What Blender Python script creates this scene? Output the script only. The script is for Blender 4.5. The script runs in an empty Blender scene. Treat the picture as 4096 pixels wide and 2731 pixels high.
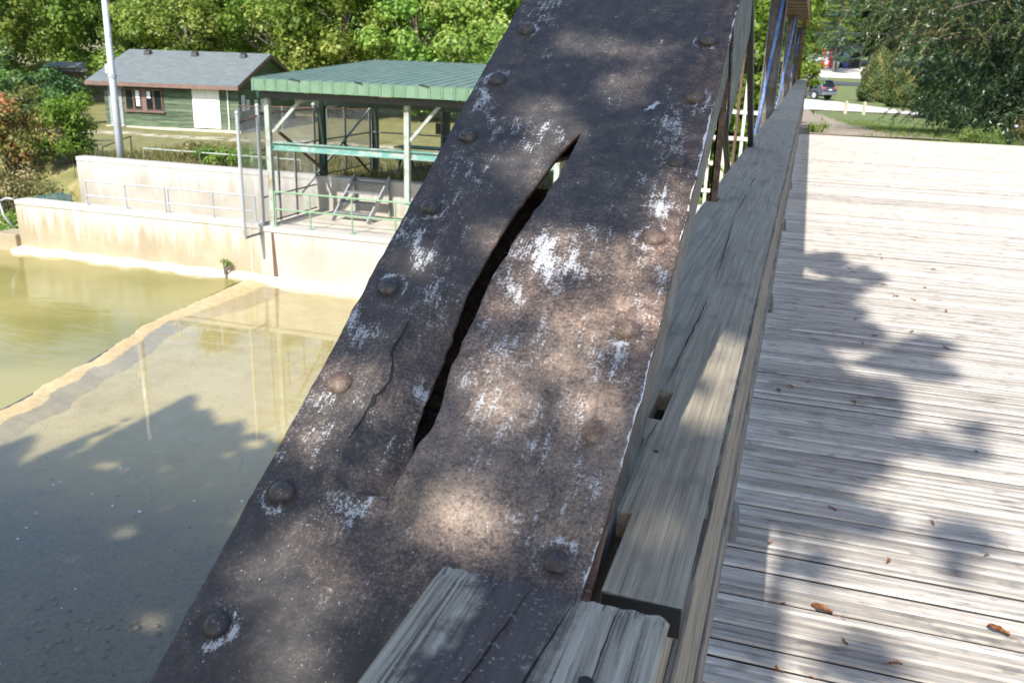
import bpy, bmesh, math, random
import numpy as np
from mathutils import Vector, Matrix, Euler

# ------------------------------------------------------------------ camera, sky, sun, exposure
scene = bpy.context.scene
COL = scene.collection
rng = np.random.default_rng(7)
random.seed(7)

cam_d = bpy.data.cameras.new('camera')
cam = bpy.data.objects.new('camera', cam_d)
COL.objects.link(cam)
CM = ((0.950854, -0.124429, 0.28354), (0.308084, 0.288477, -0.906568), (0.031008, 0.949368, 0.312634))
mw = Matrix(CM).to_4x4()
mw.translation = (0, 0, 1.6)
cam.matrix_world = mw
cam_d.sensor_width = 36.0
cam_d.sensor_fit = 'HORIZONTAL'
cam_d.lens = 31.087
cam_d.clip_start = 0.02
cam_d.clip_end = 3000
cam_d.dof.use_dof = True
cam_d.dof.focus_distance = 1.55
cam_d.dof.aperture_fstop = 12.0
scene.camera = cam

SUN = Vector((-0.115, -1.12, 1.0)).normalized()          # towards the sun
world = bpy.data.worlds.new('World')
scene.world = world
world.use_nodes = True
wn = world.node_tree
sky = wn.nodes.new('ShaderNodeTexSky')
sky.sky_type = 'NISHITA'
sky.sun_disc = False
sky.sun_elevation = math.asin(SUN.z)
sky.sun_rotation = math.atan2(SUN.x, SUN.y)
sky.air_density = 1.0
sky.dust_density = 1.2
sky.ozone_density = 1.0
bg = wn.nodes['Background']
bg.inputs['Strength'].default_value = 0.15
wn.links.new(sky.outputs[0], bg.inputs['Color'])

sun_d = bpy.data.lights.new('sun', 'SUN')
sun_d.energy = 4.0
sun_d.angle = math.radians(0.53)
sun_d.color = (1.0, 0.95, 0.87)
sun_o = bpy.data.objects.new('sun', sun_d)
sun_o.rotation_euler = SUN.to_track_quat('Z', 'Y').to_euler()
sun_o.location = SUN * 60
COL.objects.link(sun_o)

scene.view_settings.view_transform = 'Standard'
scene.view_settings.look = 'None'
scene.view_settings.gamma = 1.0
scene.view_settings.use_curve_mapping = False
scene.view_settings.exposure = 0.92
scene.cycles.use_denoising = True
scene.cycles.max_bounces = 8
scene.cycles.transparent_max_bounces = 12
scene.cycles.caustics_reflective = False
scene.cycles.caustics_refractive = False

# ------------------------------------------------------------------ measured layout data (metres)
PAINT = [[-0.5434,2.162,0.0348,0.0012,0.0176,-0.0649,0.6],[-0.5623,1.7964,0.0202,0.0018,0.0135,-0.0415,0.75],[-0.5063,1.7615,0.0351,0.0033,0.0084,-0.0276,0.55],[-0.4452,1.7289,0.0415,0.0041,0.0075,-0.0266,0.5],[-0.3931,1.7217,0.0185,0.0019,0.0067,-0.0261,0.45],[-0.3353,1.8701,0.0154,0.0012,0.004,-0.0187,0.5],[-0.2655,1.8343,0.0052,0.0004,0.0017,-0.009,1.3],[-0.2742,2.0418,0.0032,0.0002,0.0011,-0.0061,1.3],[-0.2068,1.7709,0.0248,0.0024,0.0089,-0.0532,0.7],[-0.1937,1.6722,0.0304,0.0034,0.0033,-0.0197,0.6],[-0.499,1.6862,0.0151,0.0016,0.0055,-0.0177,0.5],[-0.5273,1.6289,0.0335,0.0038,0.0094,-0.028,0.5],[-0.5472,1.4312,0.0344,0.0048,0.0148,-0.039,0.7],[-0.5879,1.4508,0.0176,0.0024,0.0114,-0.0288,0.65],[-0.4898,1.3721,0.0295,0.0044,0.0245,-0.0679,0.4],[-0.3389,1.4461,0.0398,0.0057,0.0131,-0.0493,0.897],[-0.3065,1.4366,0.019,0.0028,0.0136,-0.0545,0.78],[-0.2759,1.4044,0.0234,0.0035,0.0057,-0.024,0.663],[-0.36,1.3558,0.0261,0.0041,0.0101,-0.0347,0.741],[-0.2978,1.5105,0.0131,0.0018,0.005,-0.0211,0.65],[-0.2685,1.4996,0.0161,0.0022,0.0053,-0.0236,0.5],[-0.1914,1.5804,0.0356,0.0045,0.007,-0.0398,0.702],[-0.2235,1.6082,0.0266,0.0032,0.0078,-0.0411,0.5],[-0.1754,1.4195,0.0179,0.0027,0.0107,-0.0585,0.55],[-0.3085,1.3086,0.0083,0.0014,0.0129,-0.0478,0.65],[-0.3082,1.2407,0.0058,0.001,0.0101,-0.036,0.5],[-0.3669,1.2621,0.0356,0.006,0.0075,-0.0241,0.65],[-0.3415,1.2196,0.0345,0.0061,0.0108,-0.0354,0.55],[-0.2073,1.2508,0.0415,0.0073,0.007,-0.032,0.55],[-0.1603,1.2442,0.0109,0.0019,0.0067,-0.0349,0.6],[-0.559,1.2504,0.0317,0.0053,0.0126,-0.0294,0.7],[-0.5544,1.099,0.0363,0.0069,0.0187,-0.0401,0.65],[-0.4652,0.9897,0.0372,0.0077,0.0093,-0.0212,0.663],[-0.4482,1.1702,0.0205,0.0037,0.013,-0.0344,0.75],[-0.3502,1.1517,0.0334,0.0062,0.0167,-0.0519,0.55],[-0.2516,1.129,0.05,0.0096,0.0177,-0.0671,0.45],[-0.1964,1.0819,0.0351,0.0071,0.0096,-0.0404,0.45],[-0.2419,0.9951,0.0388,0.0083,0.006,-0.0212,0.45],[-0.1739,0.9658,0.0209,0.0046,0.0054,-0.0224,0.45],[-0.5832,1.0339,0.0057,0.0011,0.0099,-0.0195,0.78],[-0.4389,1.1138,0.0226,0.0043,0.0149,-0.0384,0.45],[-0.4327,1.0089,0.0318,0.0065,0.0082,-0.0199,0.5],[-0.2144,1.4593,0.0155,0.0022,0.0036,-0.018,0.6],[-0.1874,1.8554,0.0146,0.0012,0.0028,-0.018,0.8],[-0.5305,1.5269,0.0286,0.0036,0.0108,-0.0306,0.4]]
SPOTS = [[-0.2652,1.9997,0.0379,0.0023,0.0044,-0.0249,1.0],[-0.3003,1.9104,0.0463,0.0034,0.0043,-0.022,1.0],[-0.3045,1.8726,0.0381,0.003,0.0038,-0.0187,1.0],[-0.1826,1.873,0.0293,0.0024,0.0049,-0.0324,1.0],[-0.449,2.0402,0.0213,0.0011,0.0077,-0.0311,0.6],[-0.372,2.0208,0.033,0.0019,0.0059,-0.0273,0.5],[-0.1726,2.1667,0.0262,0.001,0.0073,-0.0567,1.0],[-0.4469,1.8066,0.0312,0.0027,0.0087,-0.0322,1.0],[-0.4032,1.7457,0.0337,0.0033,0.0063,-0.0243,1.0],[-0.4655,1.6655,0.0407,0.0044,0.0041,-0.0138,1.0],[-0.4174,1.6298,0.0251,0.0029,0.0037,-0.0133,1.0],[-0.5257,1.4028,0.0135,0.002,0.0054,-0.0146,1.0],[-0.4406,1.4761,0.019,0.0026,0.009,-0.0286,0.5],[-0.3531,1.4489,0.0292,0.0042,0.0091,-0.0334,1.0],[-0.3047,1.4558,0.0235,0.0034,0.0082,-0.0333,1.0],[-0.3557,1.3521,0.0253,0.0039,0.0059,-0.0203,1.0],[-0.1778,1.5978,0.0293,0.0036,0.0069,-0.0412,1.0],[-0.2436,1.4457,0.0203,0.003,0.0055,-0.0254,1.0],[-0.1698,1.4938,0.0203,0.0028,0.0064,-0.0372,1.0],[-0.2482,1.3267,0.036,0.0059,0.006,-0.0257,1.0],[-0.1806,1.3501,0.0213,0.0034,0.0074,-0.0385,1.0],[-0.3475,1.1996,0.0234,0.0042,0.0085,-0.0273,1.0],[-0.3234,1.1602,0.0181,0.0034,0.005,-0.0163,1.0],[-0.3164,0.9967,0.0261,0.0055,0.0076,-0.0227,1.0],[-0.5616,1.1573,0.0273,0.0049,0.0095,-0.021,1.0],[-0.5133,1.1508,0.0149,0.0027,0.0116,-0.0274,0.7],[-0.5555,1.081,0.0221,0.0042,0.0106,-0.0224,1.0],[-0.4355,1.0158,0.0171,0.0035,0.0057,-0.0138,1.0],[-0.4825,0.8623,0.0273,0.0062,0.0057,-0.0114,1.0],[-0.4487,0.878,0.0173,0.0039,0.0058,-0.0125,1.0],[-0.4706,0.8059,0.0239,0.0056,0.008,-0.0157,1.0],[-0.2653,1.2482,0.0163,0.0029,0.0038,-0.0148,1.0],[-0.1981,1.1836,0.0197,0.0037,0.0066,-0.0295,0.7],[-0.4954,0.9293,0.0182,0.0039,0.005,-0.0105,0.6],[-0.5291,0.8709,0.0128,0.0028,0.0046,-0.0088,0.5],[-0.4287,0.7797,0.0161,0.0039,0.004,-0.0084,0.6]]
CAPLIT = [[-0.1059,1.7038,0.0713,0.0305,0.0224,-0.2355,1.0],[-0.1181,1.4462,0.0619,0.0255,0.0171,-0.1455,1.0],[-0.0988,2.0494,0.0172,0.0077,0.0085,-0.1111,0.7],[-0.0813,2.6736,0.0171,0.0083,0.0126,-0.2336,1.0],[-0.0902,2.1371,0.0179,0.0081,0.0051,-0.0733,0.6],[-0.1131,0.9593,0.018,0.0069,0.0059,-0.036,0.7],[-0.0782,1.3404,0.0164,0.0067,0.0052,-0.0526,0.6]]
DECKSH = [[0.2927,7.7227,0.1577,0.0755,-0.0034,-0.341,1.0],[0.5215,7.4104,0.151,0.071,-0.0088,-0.2219,1.0],[0.3141,6.7923,0.2176,0.1,-0.005,-0.3459,1.0],[0.6422,7.2336,0.098,0.0456,-0.0118,-0.2112,1.0],[0.22,5.8942,0.2185,0.0966,-0.0006,-0.3561,1.0],[0.4496,5.5904,0.1547,0.0671,-0.0092,-0.2322,1.0],[0.844,5.576,0.1524,0.0656,-0.021,-0.2003,1.0],[0.6644,5.1611,0.1902,0.0805,-0.0141,-0.1755,1.0],[0.8503,5.0103,0.1376,0.0576,-0.0158,-0.1354,1.0],[0.1488,4.9428,0.1629,0.069,0.0037,-0.331,1.0],[0.2812,4.4971,0.2127,0.0879,-0.0032,-0.2251,1.0],[0.5036,4.4003,0.1133,0.0464,-0.0073,-0.121,1.0],[0.9302,4.2611,0.0587,0.0237,-0.0102,-0.0673,1.0],[0.1608,3.8734,0.112,0.045,0.0022,-0.1931,1.0],[0.3648,3.905,0.1677,0.0672,-0.0052,-0.1465,1.0],[0.6585,3.9731,0.1117,0.0446,-0.011,-0.1095,1.0],[0.8307,3.9458,0.0916,0.0364,-0.0136,-0.0973,1.0],[0.3687,3.5417,0.1194,0.0469,-0.0058,-0.1472,1.0],[0.2624,3.1922,0.1096,0.0424,-0.0022,-0.1538,1.0],[0.4132,3.1468,0.0612,0.0235,-0.0056,-0.1002,1.0],[0.7088,3.178,0.0908,0.0348,-0.01,-0.0734,1.0],[0.7714,3.123,0.0519,0.0198,-0.0071,-0.0454,1.0],[0.6733,2.9666,0.0199,0.0076,-0.0119,-0.0884,1.0],[0.215,2.7646,0.0555,0.021,-0.0001,-0.0924,1.0],[0.1077,3.0973,0.077,0.0297,0.0023,-0.0805,1.0],[0.0283,4.3926,0.084,0.0347,0.0132,-0.3548,1.0],[0.3575,2.3607,0.0599,0.0221,-0.0026,-0.0498,1.0],[0.2724,2.2686,0.0467,0.0172,-0.001,-0.0432,1.0],[0.3626,2.2436,0.0689,0.0253,-0.0019,-0.0345,1.0],[0.098,3.4352,0.0505,0.0199,0.0045,-0.1577,0.6]]
WB = [[-10.65,9.05],[-10.49,9.37],[-9.85,9.21],[-9.38,9.08],[-9.5,9.77],[-9.6,10.85],[-9.35,11.62],[-8.68,11.64],[-8.01,10.92],[-7.87,11.07],[-7.54,11.29],[-6.89,10.74],[-6.48,10.56]]
LEAVES = [[0.77,8.21],[0.77,8.03],[0.5,7.5],[0.52,7.35],[1.15,7.78],[0.72,7.0],[1.01,7.05],[0.78,6.68],[0.89,6.64],[1.07,6.42],[0.47,5.94],[0.8,5.8],[0.57,5.59],[0.49,5.41],[0.96,5.51],[0.1,4.47],[0.19,4.6],[0.04,4.39],[0.4,4.37],[0.89,3.97],[0.28,3.19],[0.07,2.85],[0.63,3.22],[0.78,3.04],[0.45,2.88],[0.12,2.5],[0.3,2.36],[0.12,2.17],[0.21,2.17],[0.43,2.31]]

# ------------------------------------------------------------------ helpers
class MB:
    """collects shapes and links them as one mesh object"""
    def __init__(s):
        s.v = []; s.f = []
    def box(s, x0, x1, y0, y1, z0, z1, M=None):
        c = [(x0, y0, z0), (x1, y0, z0), (x1, y1, z0), (x0, y1, z0), (x0, y0, z1), (x1, y0, z1), (x1, y1, z1), (x0, y1, z1)]
        if M is not None: c = [tuple(M @ Vector(p)) for p in c]
        b = len(s.v); s.v += c
        for q in ((0, 3, 2, 1), (4, 5, 6, 7), (0, 1, 5, 4), (1, 2, 6, 5), (2, 3, 7, 6), (3, 0, 4, 7)):
            s.f.append(tuple(b + i for i in q))
        return s
    def bar(s, p, q, w, h, up=(0, 0, 1)):
        p = Vector(p); q = Vector(q); d = (q - p); L = d.length; d.normalize()
        u = Vector(up); sx = d.cross(u)
        if sx.length < 1e-5: sx = d.cross(Vector((1, 0, 0)))
        sx.normalize(); sz = sx.cross(d)
        M = Matrix((sx, d, sz)).transposed().to_4x4(); M.translation = p
        return s.box(-w / 2, w / 2, 0, L, -h / 2, h / 2, M)
    def tube(s, pts, rad, n=8, cap=True):
        pts = [Vector(p) for p in pts]
        if not hasattr(rad, '__len__'): rad = [rad] * len(pts)
        b = len(s.v)
        for i, p in enumerate(pts):
            d = (pts[min(i + 1, len(pts) - 1)] - pts[max(i - 1, 0)]).normalized()
            a = d.cross(Vector((0, 0, 1)))
            if a.length < 1e-3: a = d.cross(Vector((1, 0, 0)))
            a.normalize(); c = a.cross(d)
            for k in range(n):
                t = 2 * math.pi * k / n
                s.v.append(tuple(p + (a * math.cos(t) + c * math.sin(t)) * rad[i]))
        for i in range(len(pts) - 1):
            for k in range(n):
                k2 = (k + 1) % n
                s.f.append((b + i * n + k, b + i * n + k2, b + (i + 1) * n + k2, b + (i + 1) * n + k))
        if cap:
            s.f.append(tuple(b + k for k in range(n))[::-1])
            s.f.append(tuple(b + (len(pts) - 1) * n + k for k in range(n)))
        return s
    def prism(s, poly, axis, a, c):
        """poly 2-D outline extruded along an axis from a to c"""
        n = len(poly); b = len(s.v)
        for t in (a, c):
            for (u, w) in poly:
                s.v.append({'x': (t, u, w), 'y': (u, t, w), 'z': (u, w, t)}[axis])
        s.f.append(tuple(b + i for i in range(n))[::-1]); s.f.append(tuple(b + n + i for i in range(n)))
        for i in range(n):
            j = (i + 1) % n
            s.f.append((b + i, b + j, b + n + j, b + n + i))
        return s
    def build(s, name, mat, parent=None, smooth=False, bevel=0.0, fix=True):
        me = bpy.data.meshes.new(name)
        me.from_pydata(s.v, [], s.f)
        if fix:
            bm = bmesh.new(); bm.from_mesh(me)
            bmesh.ops.recalc_face_normals(bm, faces=bm.faces)
            bm.to_mesh(me); bm.free()
        if mat: me.materials.append(mat)
        if smooth: me.polygons.foreach_set('use_smooth', [True] * len(me.polygons))
        o = bpy.data.objects.new(name, me)
        COL.objects.link(o)
        if parent is not None: o.parent = parent
        if bevel:
            md = o.modifiers.new('edge', 'BEVEL'); md.width = bevel; md.segments = 2; md.limit_method = 'ANGLE'
        return o

def empty(name, loc=(0, 0, 0), rz=0.0):
    o = bpy.data.objects.new(name, None); COL.objects.link(o)
    o.empty_display_size = 0.2
    o.location = loc; o.rotation_euler = (0, 0, rz)
    return o

def tag(o, label=None, cat=None, group=None, kind=None):
    if label: o['label'] = label
    if cat: o['category'] = cat
    if group: o['group'] = group
    if kind: o['kind'] = kind
    return o

def copy_tree(o, parent=None):
    c = o.copy(); COL.objects.link(c); c.parent = parent
    for ch in list(o.children): copy_tree(ch, c)
    return c

def dup(o, loc=None, rot=None, parent=None, scale=None):
    c = o.copy(); COL.objects.link(c)
    c.parent = parent
    if loc is not None: c.location = loc
    if rot is not None: c.rotation_euler = rot
    if scale is not None: c.scale = scale
    return c

def np_mesh(name, v, f, mat, parent=None, smooth=False, fattr=None, vattr=None):
    """v (N,3), f (M,k) with constant k"""
    v = np.asarray(v, dtype=np.float32); f = np.asarray(f, dtype=np.int32); k = f.shape[1]
    me = bpy.data.meshes.new(name)
    me.vertices.add(len(v)); me.vertices.foreach_set('co', v.ravel())
    me.loops.add(f.size); me.loops.foreach_set('vertex_index', f.ravel())
    me.polygons.add(len(f))
    me.polygons.foreach_set('loop_start', np.arange(0, f.size, k, dtype=np.int32))
    me.polygons.foreach_set('loop_total', np.full(len(f), k, dtype=np.int32))
    me.update(calc_edges=True)
    if mat: me.materials.append(mat)
    if smooth: me.polygons.foreach_set('use_smooth', np.ones(len(f), dtype=bool))
    for nm, a in (fattr or {}).items():
        at = me.attributes.new(nm, 'FLOAT', 'FACE'); at.data.foreach_set('value', np.asarray(a, np.float32))
    for nm, a in (vattr or {}).items():
        at = me.attributes.new(nm, 'FLOAT', 'POINT'); at.data.foreach_set('value', np.asarray(a, np.float32))
    o = bpy.data.objects.new(name, me); COL.objects.link(o)
    if parent is not None: o.parent = parent
    return o

# ------------------------------------------------------------------ materials
class NT:
    def __init__(s, name):
        s.m = bpy.data.materials.new(name); s.m.use_nodes = True
        s.t = s.m.node_tree; s.b = s.t.nodes['Principled BSDF']; s.out = s.t.nodes['Material Output']
    def n(s, typ, out=0, props=None, **inp):
        nd = s.t.nodes.new('ShaderNode' + typ)
        for k, v in (props or {}).items(): setattr(nd, k, v)
        for k, v in inp.items():
            key = int(k[1:]) if (k[0] == 'i' and k[1:].isdigit()) else k.replace('_', ' ')
            s.set(nd.inputs[key], v)
        return nd.outputs[out]
    def set(s, sock, v):
        if isinstance(v, bpy.types.NodeSocket): s.t.links.new(v, sock)
        elif isinstance(v, (tuple, list)) and len(v) == 3 and sock.type == 'RGBA': sock.default_value = (*v, 1)
        else: sock.default_value = v
    def math(s, op, a, b=0.0, c=None, clamp=False):
        nd = s.t.nodes.new('ShaderNodeMath'); nd.operation = op; nd.use_clamp = clamp
        s.set(nd.inputs[0], a); s.set(nd.inputs[1], b)
        if c is not None: s.set(nd.inputs[2], c)
        return nd.outputs[0]
    def mix(s, fac, a, b, blend='MIX'):
        nd = s.t.nodes.new('ShaderNodeMix'); nd.data_type = 'RGBA'; nd.blend_type = blend
        s.set(nd.inputs[0], fac); s.set(nd.inputs[6], a); s.set(nd.inputs[7], b)
        return nd.outputs[2]
    def ramp(s, fac, stops, interp='LINEAR'):
        nd = s.t.nodes.new('ShaderNodeValToRGB'); cr = nd.color_ramp; cr.interpolation = interp
        while len(cr.elements) > 1: cr.elements.remove(cr.elements[-1])
        for i, (p, c) in enumerate(stops):
            e = cr.elements[0] if i == 0 else cr.elements.new(p)
            e.position = p
            e.color = (c, c, c, 1) if not hasattr(c, '__len__') else (*c, 1)
        s.set(nd.inputs[0], fac)
        return nd.outputs[0]
    def sstep(s, x, a, b):
        nd = s.t.nodes.new('ShaderNodeMapRange'); nd.interpolation_type = 'SMOOTHSTEP'
        s.set(nd.inputs[0], x); nd.inputs[1].default_value = a; nd.inputs[2].default_value = b
        return nd.outputs[0]
    def coord(s, kind='Object', scale=(1, 1, 1), rnd=0.0):
        c = s.n('TexCoord', kind_index(kind))
        if rnd:
            r = s.n('ObjectInfo', 5)
            off = s.n('VectorMath', 0, {'operation': 'SCALE'}, i0=(7.3, 11.1, 5.7), Scale=s.math('MULTIPLY', r, rnd))
            c = s.n('VectorMath', 0, {'operation': 'ADD'}, i0=c, i1=off)
        mp = s.t.nodes.new('ShaderNodeMapping'); mp.inputs['Scale'].default_value = scale
        s.t.links.new(c, mp.inputs[0]); return mp.outputs[0]
    def noise(s, vec, scale, detail=4, rough=0.55, dist=0.0, out=0):
        return s.n('TexNoise', out, None, Vector=vec, Scale=scale, Detail=detail, Roughness=rough, Distortion=dist)
    def bump(s, h, strength=0.3, dist=0.01, normal=None):
        nd = s.t.nodes.new('ShaderNodeBump'); nd.inputs['Strength'].default_value = strength
        nd.inputs['Distance'].default_value = dist; s.t.links.new(h, nd.inputs['Height'])
        if normal is not None: s.t.links.new(normal, nd.inputs['Normal'])
        s.t.links.new(nd.outputs[0], s.b.inputs['Normal']); return nd.outputs[0]
    def done(s, color=None, rough=None, **kw):
        if color is not None: s.set(s.b.inputs['Base Color'], color)
        if rough is not None: s.set(s.b.inputs['Roughness'], rough)
        for k, v in kw.items(): s.set(s.b.inputs[k.replace('_', ' ')], v)
        return s.m

def kind_index(k):
    return {'Generated': 0, 'Normal': 1, 'UV': 2, 'Object': 3}[k]

def wood(name, dark, mid, light, axis, fine=55.0, mould=0.5, rough=0.85, bump=0.35, along=1.2, stain=(0.05, 0.045, 0.045), spread=0.35, det=5, lines=0.7):
    m = NT(name)
    sc = [fine, fine, fine]; sc[axis] = along
    g = m.noise(m.coord('Object', sc, 3.0), 1.0, det, 0.58, 0.2)
    sc2 = [fine * 3.2] * 3; sc2[axis] = along * 4
    g2 = m.noise(m.coord('Object', sc2, 3.0), 1.0, 3, 0.5)
    sc3 = [13.0] * 3; sc3[axis] = 7.0
    b = m.noise(m.coord('Object', sc3, 5.0), 1.0, 5, 0.6)
    c = m.ramp(g, [(0.28, dark), (0.46, mid), (0.66, light)])
    sc4 = [fine * 2.0] * 3; sc4[axis] = along * 0.8
    g3 = m.noise(m.coord('Object', sc4, 3.0), 1.0, 2, 0.5)
    c = m.mix(m.math('MULTIPLY', m.sstep(g2, 0.55, 0.75), 0.45), c, tuple(x * 0.45 for x in dark))
    c = m.mix(m.math('MULTIPLY', m.sstep(g3, 0.60, 0.66), lines), c, tuple(x * 0.3 for x in dark))
    c = m.mix(m.math('MULTIPLY', m.sstep(b, 0.52, 0.70), mould), c, stain)
    r = m.n('ObjectInfo', 5)
    v = m.n('HueSaturation', 0, None, Saturation=1.0, Value=m.math('MULTIPLY_ADD', r, spread, 1.0 - spread / 2), Fac=1.0, Color=c)
    m.bump(m.math('ADD', g, m.math('MULTIPLY', g2, 0.5)), bump, 0.004)
    return m.done(v, rough)

def metal(name, col, rough=0.5, wear=(0.12, 0.06, 0.03), amount=0.3, metallic=0.0, scale=6.0, fleck=0.0):
    m = NT(name)
    c0 = m.coord('Object', (1, 1, 1), 4.0)
    a = m.noise(c0, scale, 6, 0.65)
    b = m.noise(c0, scale * 6, 4, 0.6)
    f = m.sstep(m.math('ADD', a, m.math('MULTIPLY', b, 0.4)), 0.86 - amount * 0.5, 1.0 - amount * 0.4)
    c = m.mix(f, col, wear)
    c = m.mix(m.math('MULTIPLY', b, 0.25), c, tuple(x * 0.5 for x in col))
    if fleck: c = m.mix(m.math('MULTIPLY', m.sstep(b, 0.60, 0.68), fleck), c, (0.55, 0.58, 0.62))
    m.bump(b, 0.15, 0.003)
    return m.done(c, rough, Metallic=metallic)

def flat(name, col, rough=0.6, var=0.15, scale=8.0, **kw):
    m = NT(name)
    a = m.noise(m.coord('Object', (1, 1, 1), 4.0), scale, 4, 0.6)
    c = m.mix(m.sstep(a, 0.35, 0.7), tuple(x * (1 - var) for x in col), tuple(min(1, x * (1 + var)) for x in col))
    return m.done(c, rough, **kw)

def leaf(name, cols, trans=0.45, rough=0.5, hue=0.0, spec=0.4):
    """cols: ramp along the per-leaf tone attribute"""
    m = NT(name)
    t = m.n('Attribute', 2, {'attribute_name': 'tone'})
    c = m.ramp(t, cols)
    r = m.n('ObjectInfo', 5)
    c = m.n('HueSaturation', 0, None, Hue=m.math('MULTIPLY_ADD', r, hue, 0.5 - hue / 2), Value=m.math('MULTIPLY_ADD', r, 0.3, 0.85), Fac=1.0, Color=c)
    m.done(c, rough); m.b.inputs['Specular IOR Level'].default_value = spec
    tr = m.t.nodes.new('ShaderNodeBsdfTranslucent'); m.t.links.new(c, tr.inputs[0])
    mx = m.t.nodes.new('ShaderNodeMixShader'); mx.inputs[0].default_value = trans
    m.t.links.new(m.b.outputs[0], mx.inputs[1]); m.t.links.new(tr.outputs[0], mx.inputs[2])
    m.t.links.new(mx.outputs[0], m.out.inputs[0])
    return m.m

M = {}
M['deck'] = wood('deck_wood', (0.305, 0.27, 0.23), (0.415, 0.375, 0.33), (0.51, 0.47, 0.42), 0, 60, 0.62, 0.8, 0.5, 4.0, (0.12, 0.11, 0.105), 0.55, 4, 0.25)
M['deck_side'] = flat('dirty_plank_side', (0.055, 0.048, 0.042), 0.95, 0.3, 20)
M['cap'] = wood('cap_wood', (0.235, 0.20, 0.145), (0.325, 0.28, 0.21), (0.42, 0.37, 0.285), 1, 120, 0.45, 0.8, 0.4, 2.5, (0.12, 0.115, 0.10), 0.35, 3, 0.35)
M['rail'] = wood('rail_wood', (0.09, 0.075, 0.055), (0.23, 0.185, 0.14), (0.38, 0.32, 0.255), 1, 70, 0.45, 0.85, 0.5, 3.0, (0.05, 0.05, 0.035))
M['post_wood'] = wood('post_wood', (0.10, 0.09, 0.075), (0.24, 0.22, 0.19), (0.36, 0.33, 0.29), 2, 50, 0.5, 0.9, 0.4, 1.0)
M['pale_wood'] = wood('pale_post_wood', (0.28, 0.25, 0.19), (0.40, 0.36, 0.28), (0.50, 0.46, 0.38), 2, 30, 0.2, 0.9, 0.3, 1.0)
M['bark'] = wood('bark', (0.045, 0.035, 0.025), (0.10, 0.085, 0.065), (0.20, 0.18, 0.15), 2, 9, 0.3, 0.95, 0.8, 1.5)
M['moss'] = flat('lichen', (0.13, 0.15, 0.12), 0.95, 0.5, 80)

def make_near_board():
    m = NT('stained_board')
    c0 = m.coord('Object', (120, 4.0, 120)); g = m.noise(c0, 1, 5, 0.6, 0.2)
    g2 = m.noise(m.coord('Object', (230, 14, 230)), 1, 3, 0.5)
    c = m.ramp(g, [(0.28, (0.15, 0.13, 0.10)), (0.46, (0.33, 0.295, 0.23)), (0.66, (0.50, 0.46, 0.385))])
    c = m.mix(m.math('MULTIPLY', m.sstep(g2, 0.55, 0.72), 0.5), c, (0.05, 0.05, 0.045))
    g3 = m.noise(m.coord('Object', (320, 3.0, 320)), 1, 2, 0.5)
    c = m.mix(m.math('MULTIPLY', m.sstep(g3, 0.59, 0.65), 0.75), c, (0.03, 0.028, 0.026))
    ob = m.coord('Object'); sep = m.n('SeparateXYZ', 0, None, Vector=ob)
    n1 = m.noise(ob, 11, 6, 0.65)
    # creosote-like purple brown stain in the middle of the board
    d = m.math('ABSOLUTE', m.math('ADD', sep, 0.205))
    s = m.sstep(m.math('ADD', m.math('MULTIPLY', d, -9.0), m.math('MULTIPLY', n1, 1.3)), 0.02, 0.32)
    c = m.mix(m.math('MULTIPLY', s, 0.88), c, (0.045, 0.032, 0.038))
    n2 = m.noise(ob, 190, 3, 0.6)
    c = m.mix(m.math('MULTIPLY', m.sstep(n2, 0.60, 0.66), 0.6), c, (0.36, 0.36, 0.33))
    m.bump(m.math('ADD', g, m.math('MULTIPLY', g2, 0.6)), 0.65, 0.004)
    return m.done(c, 0.8)
M['near_board'] = make_near_board()

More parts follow.
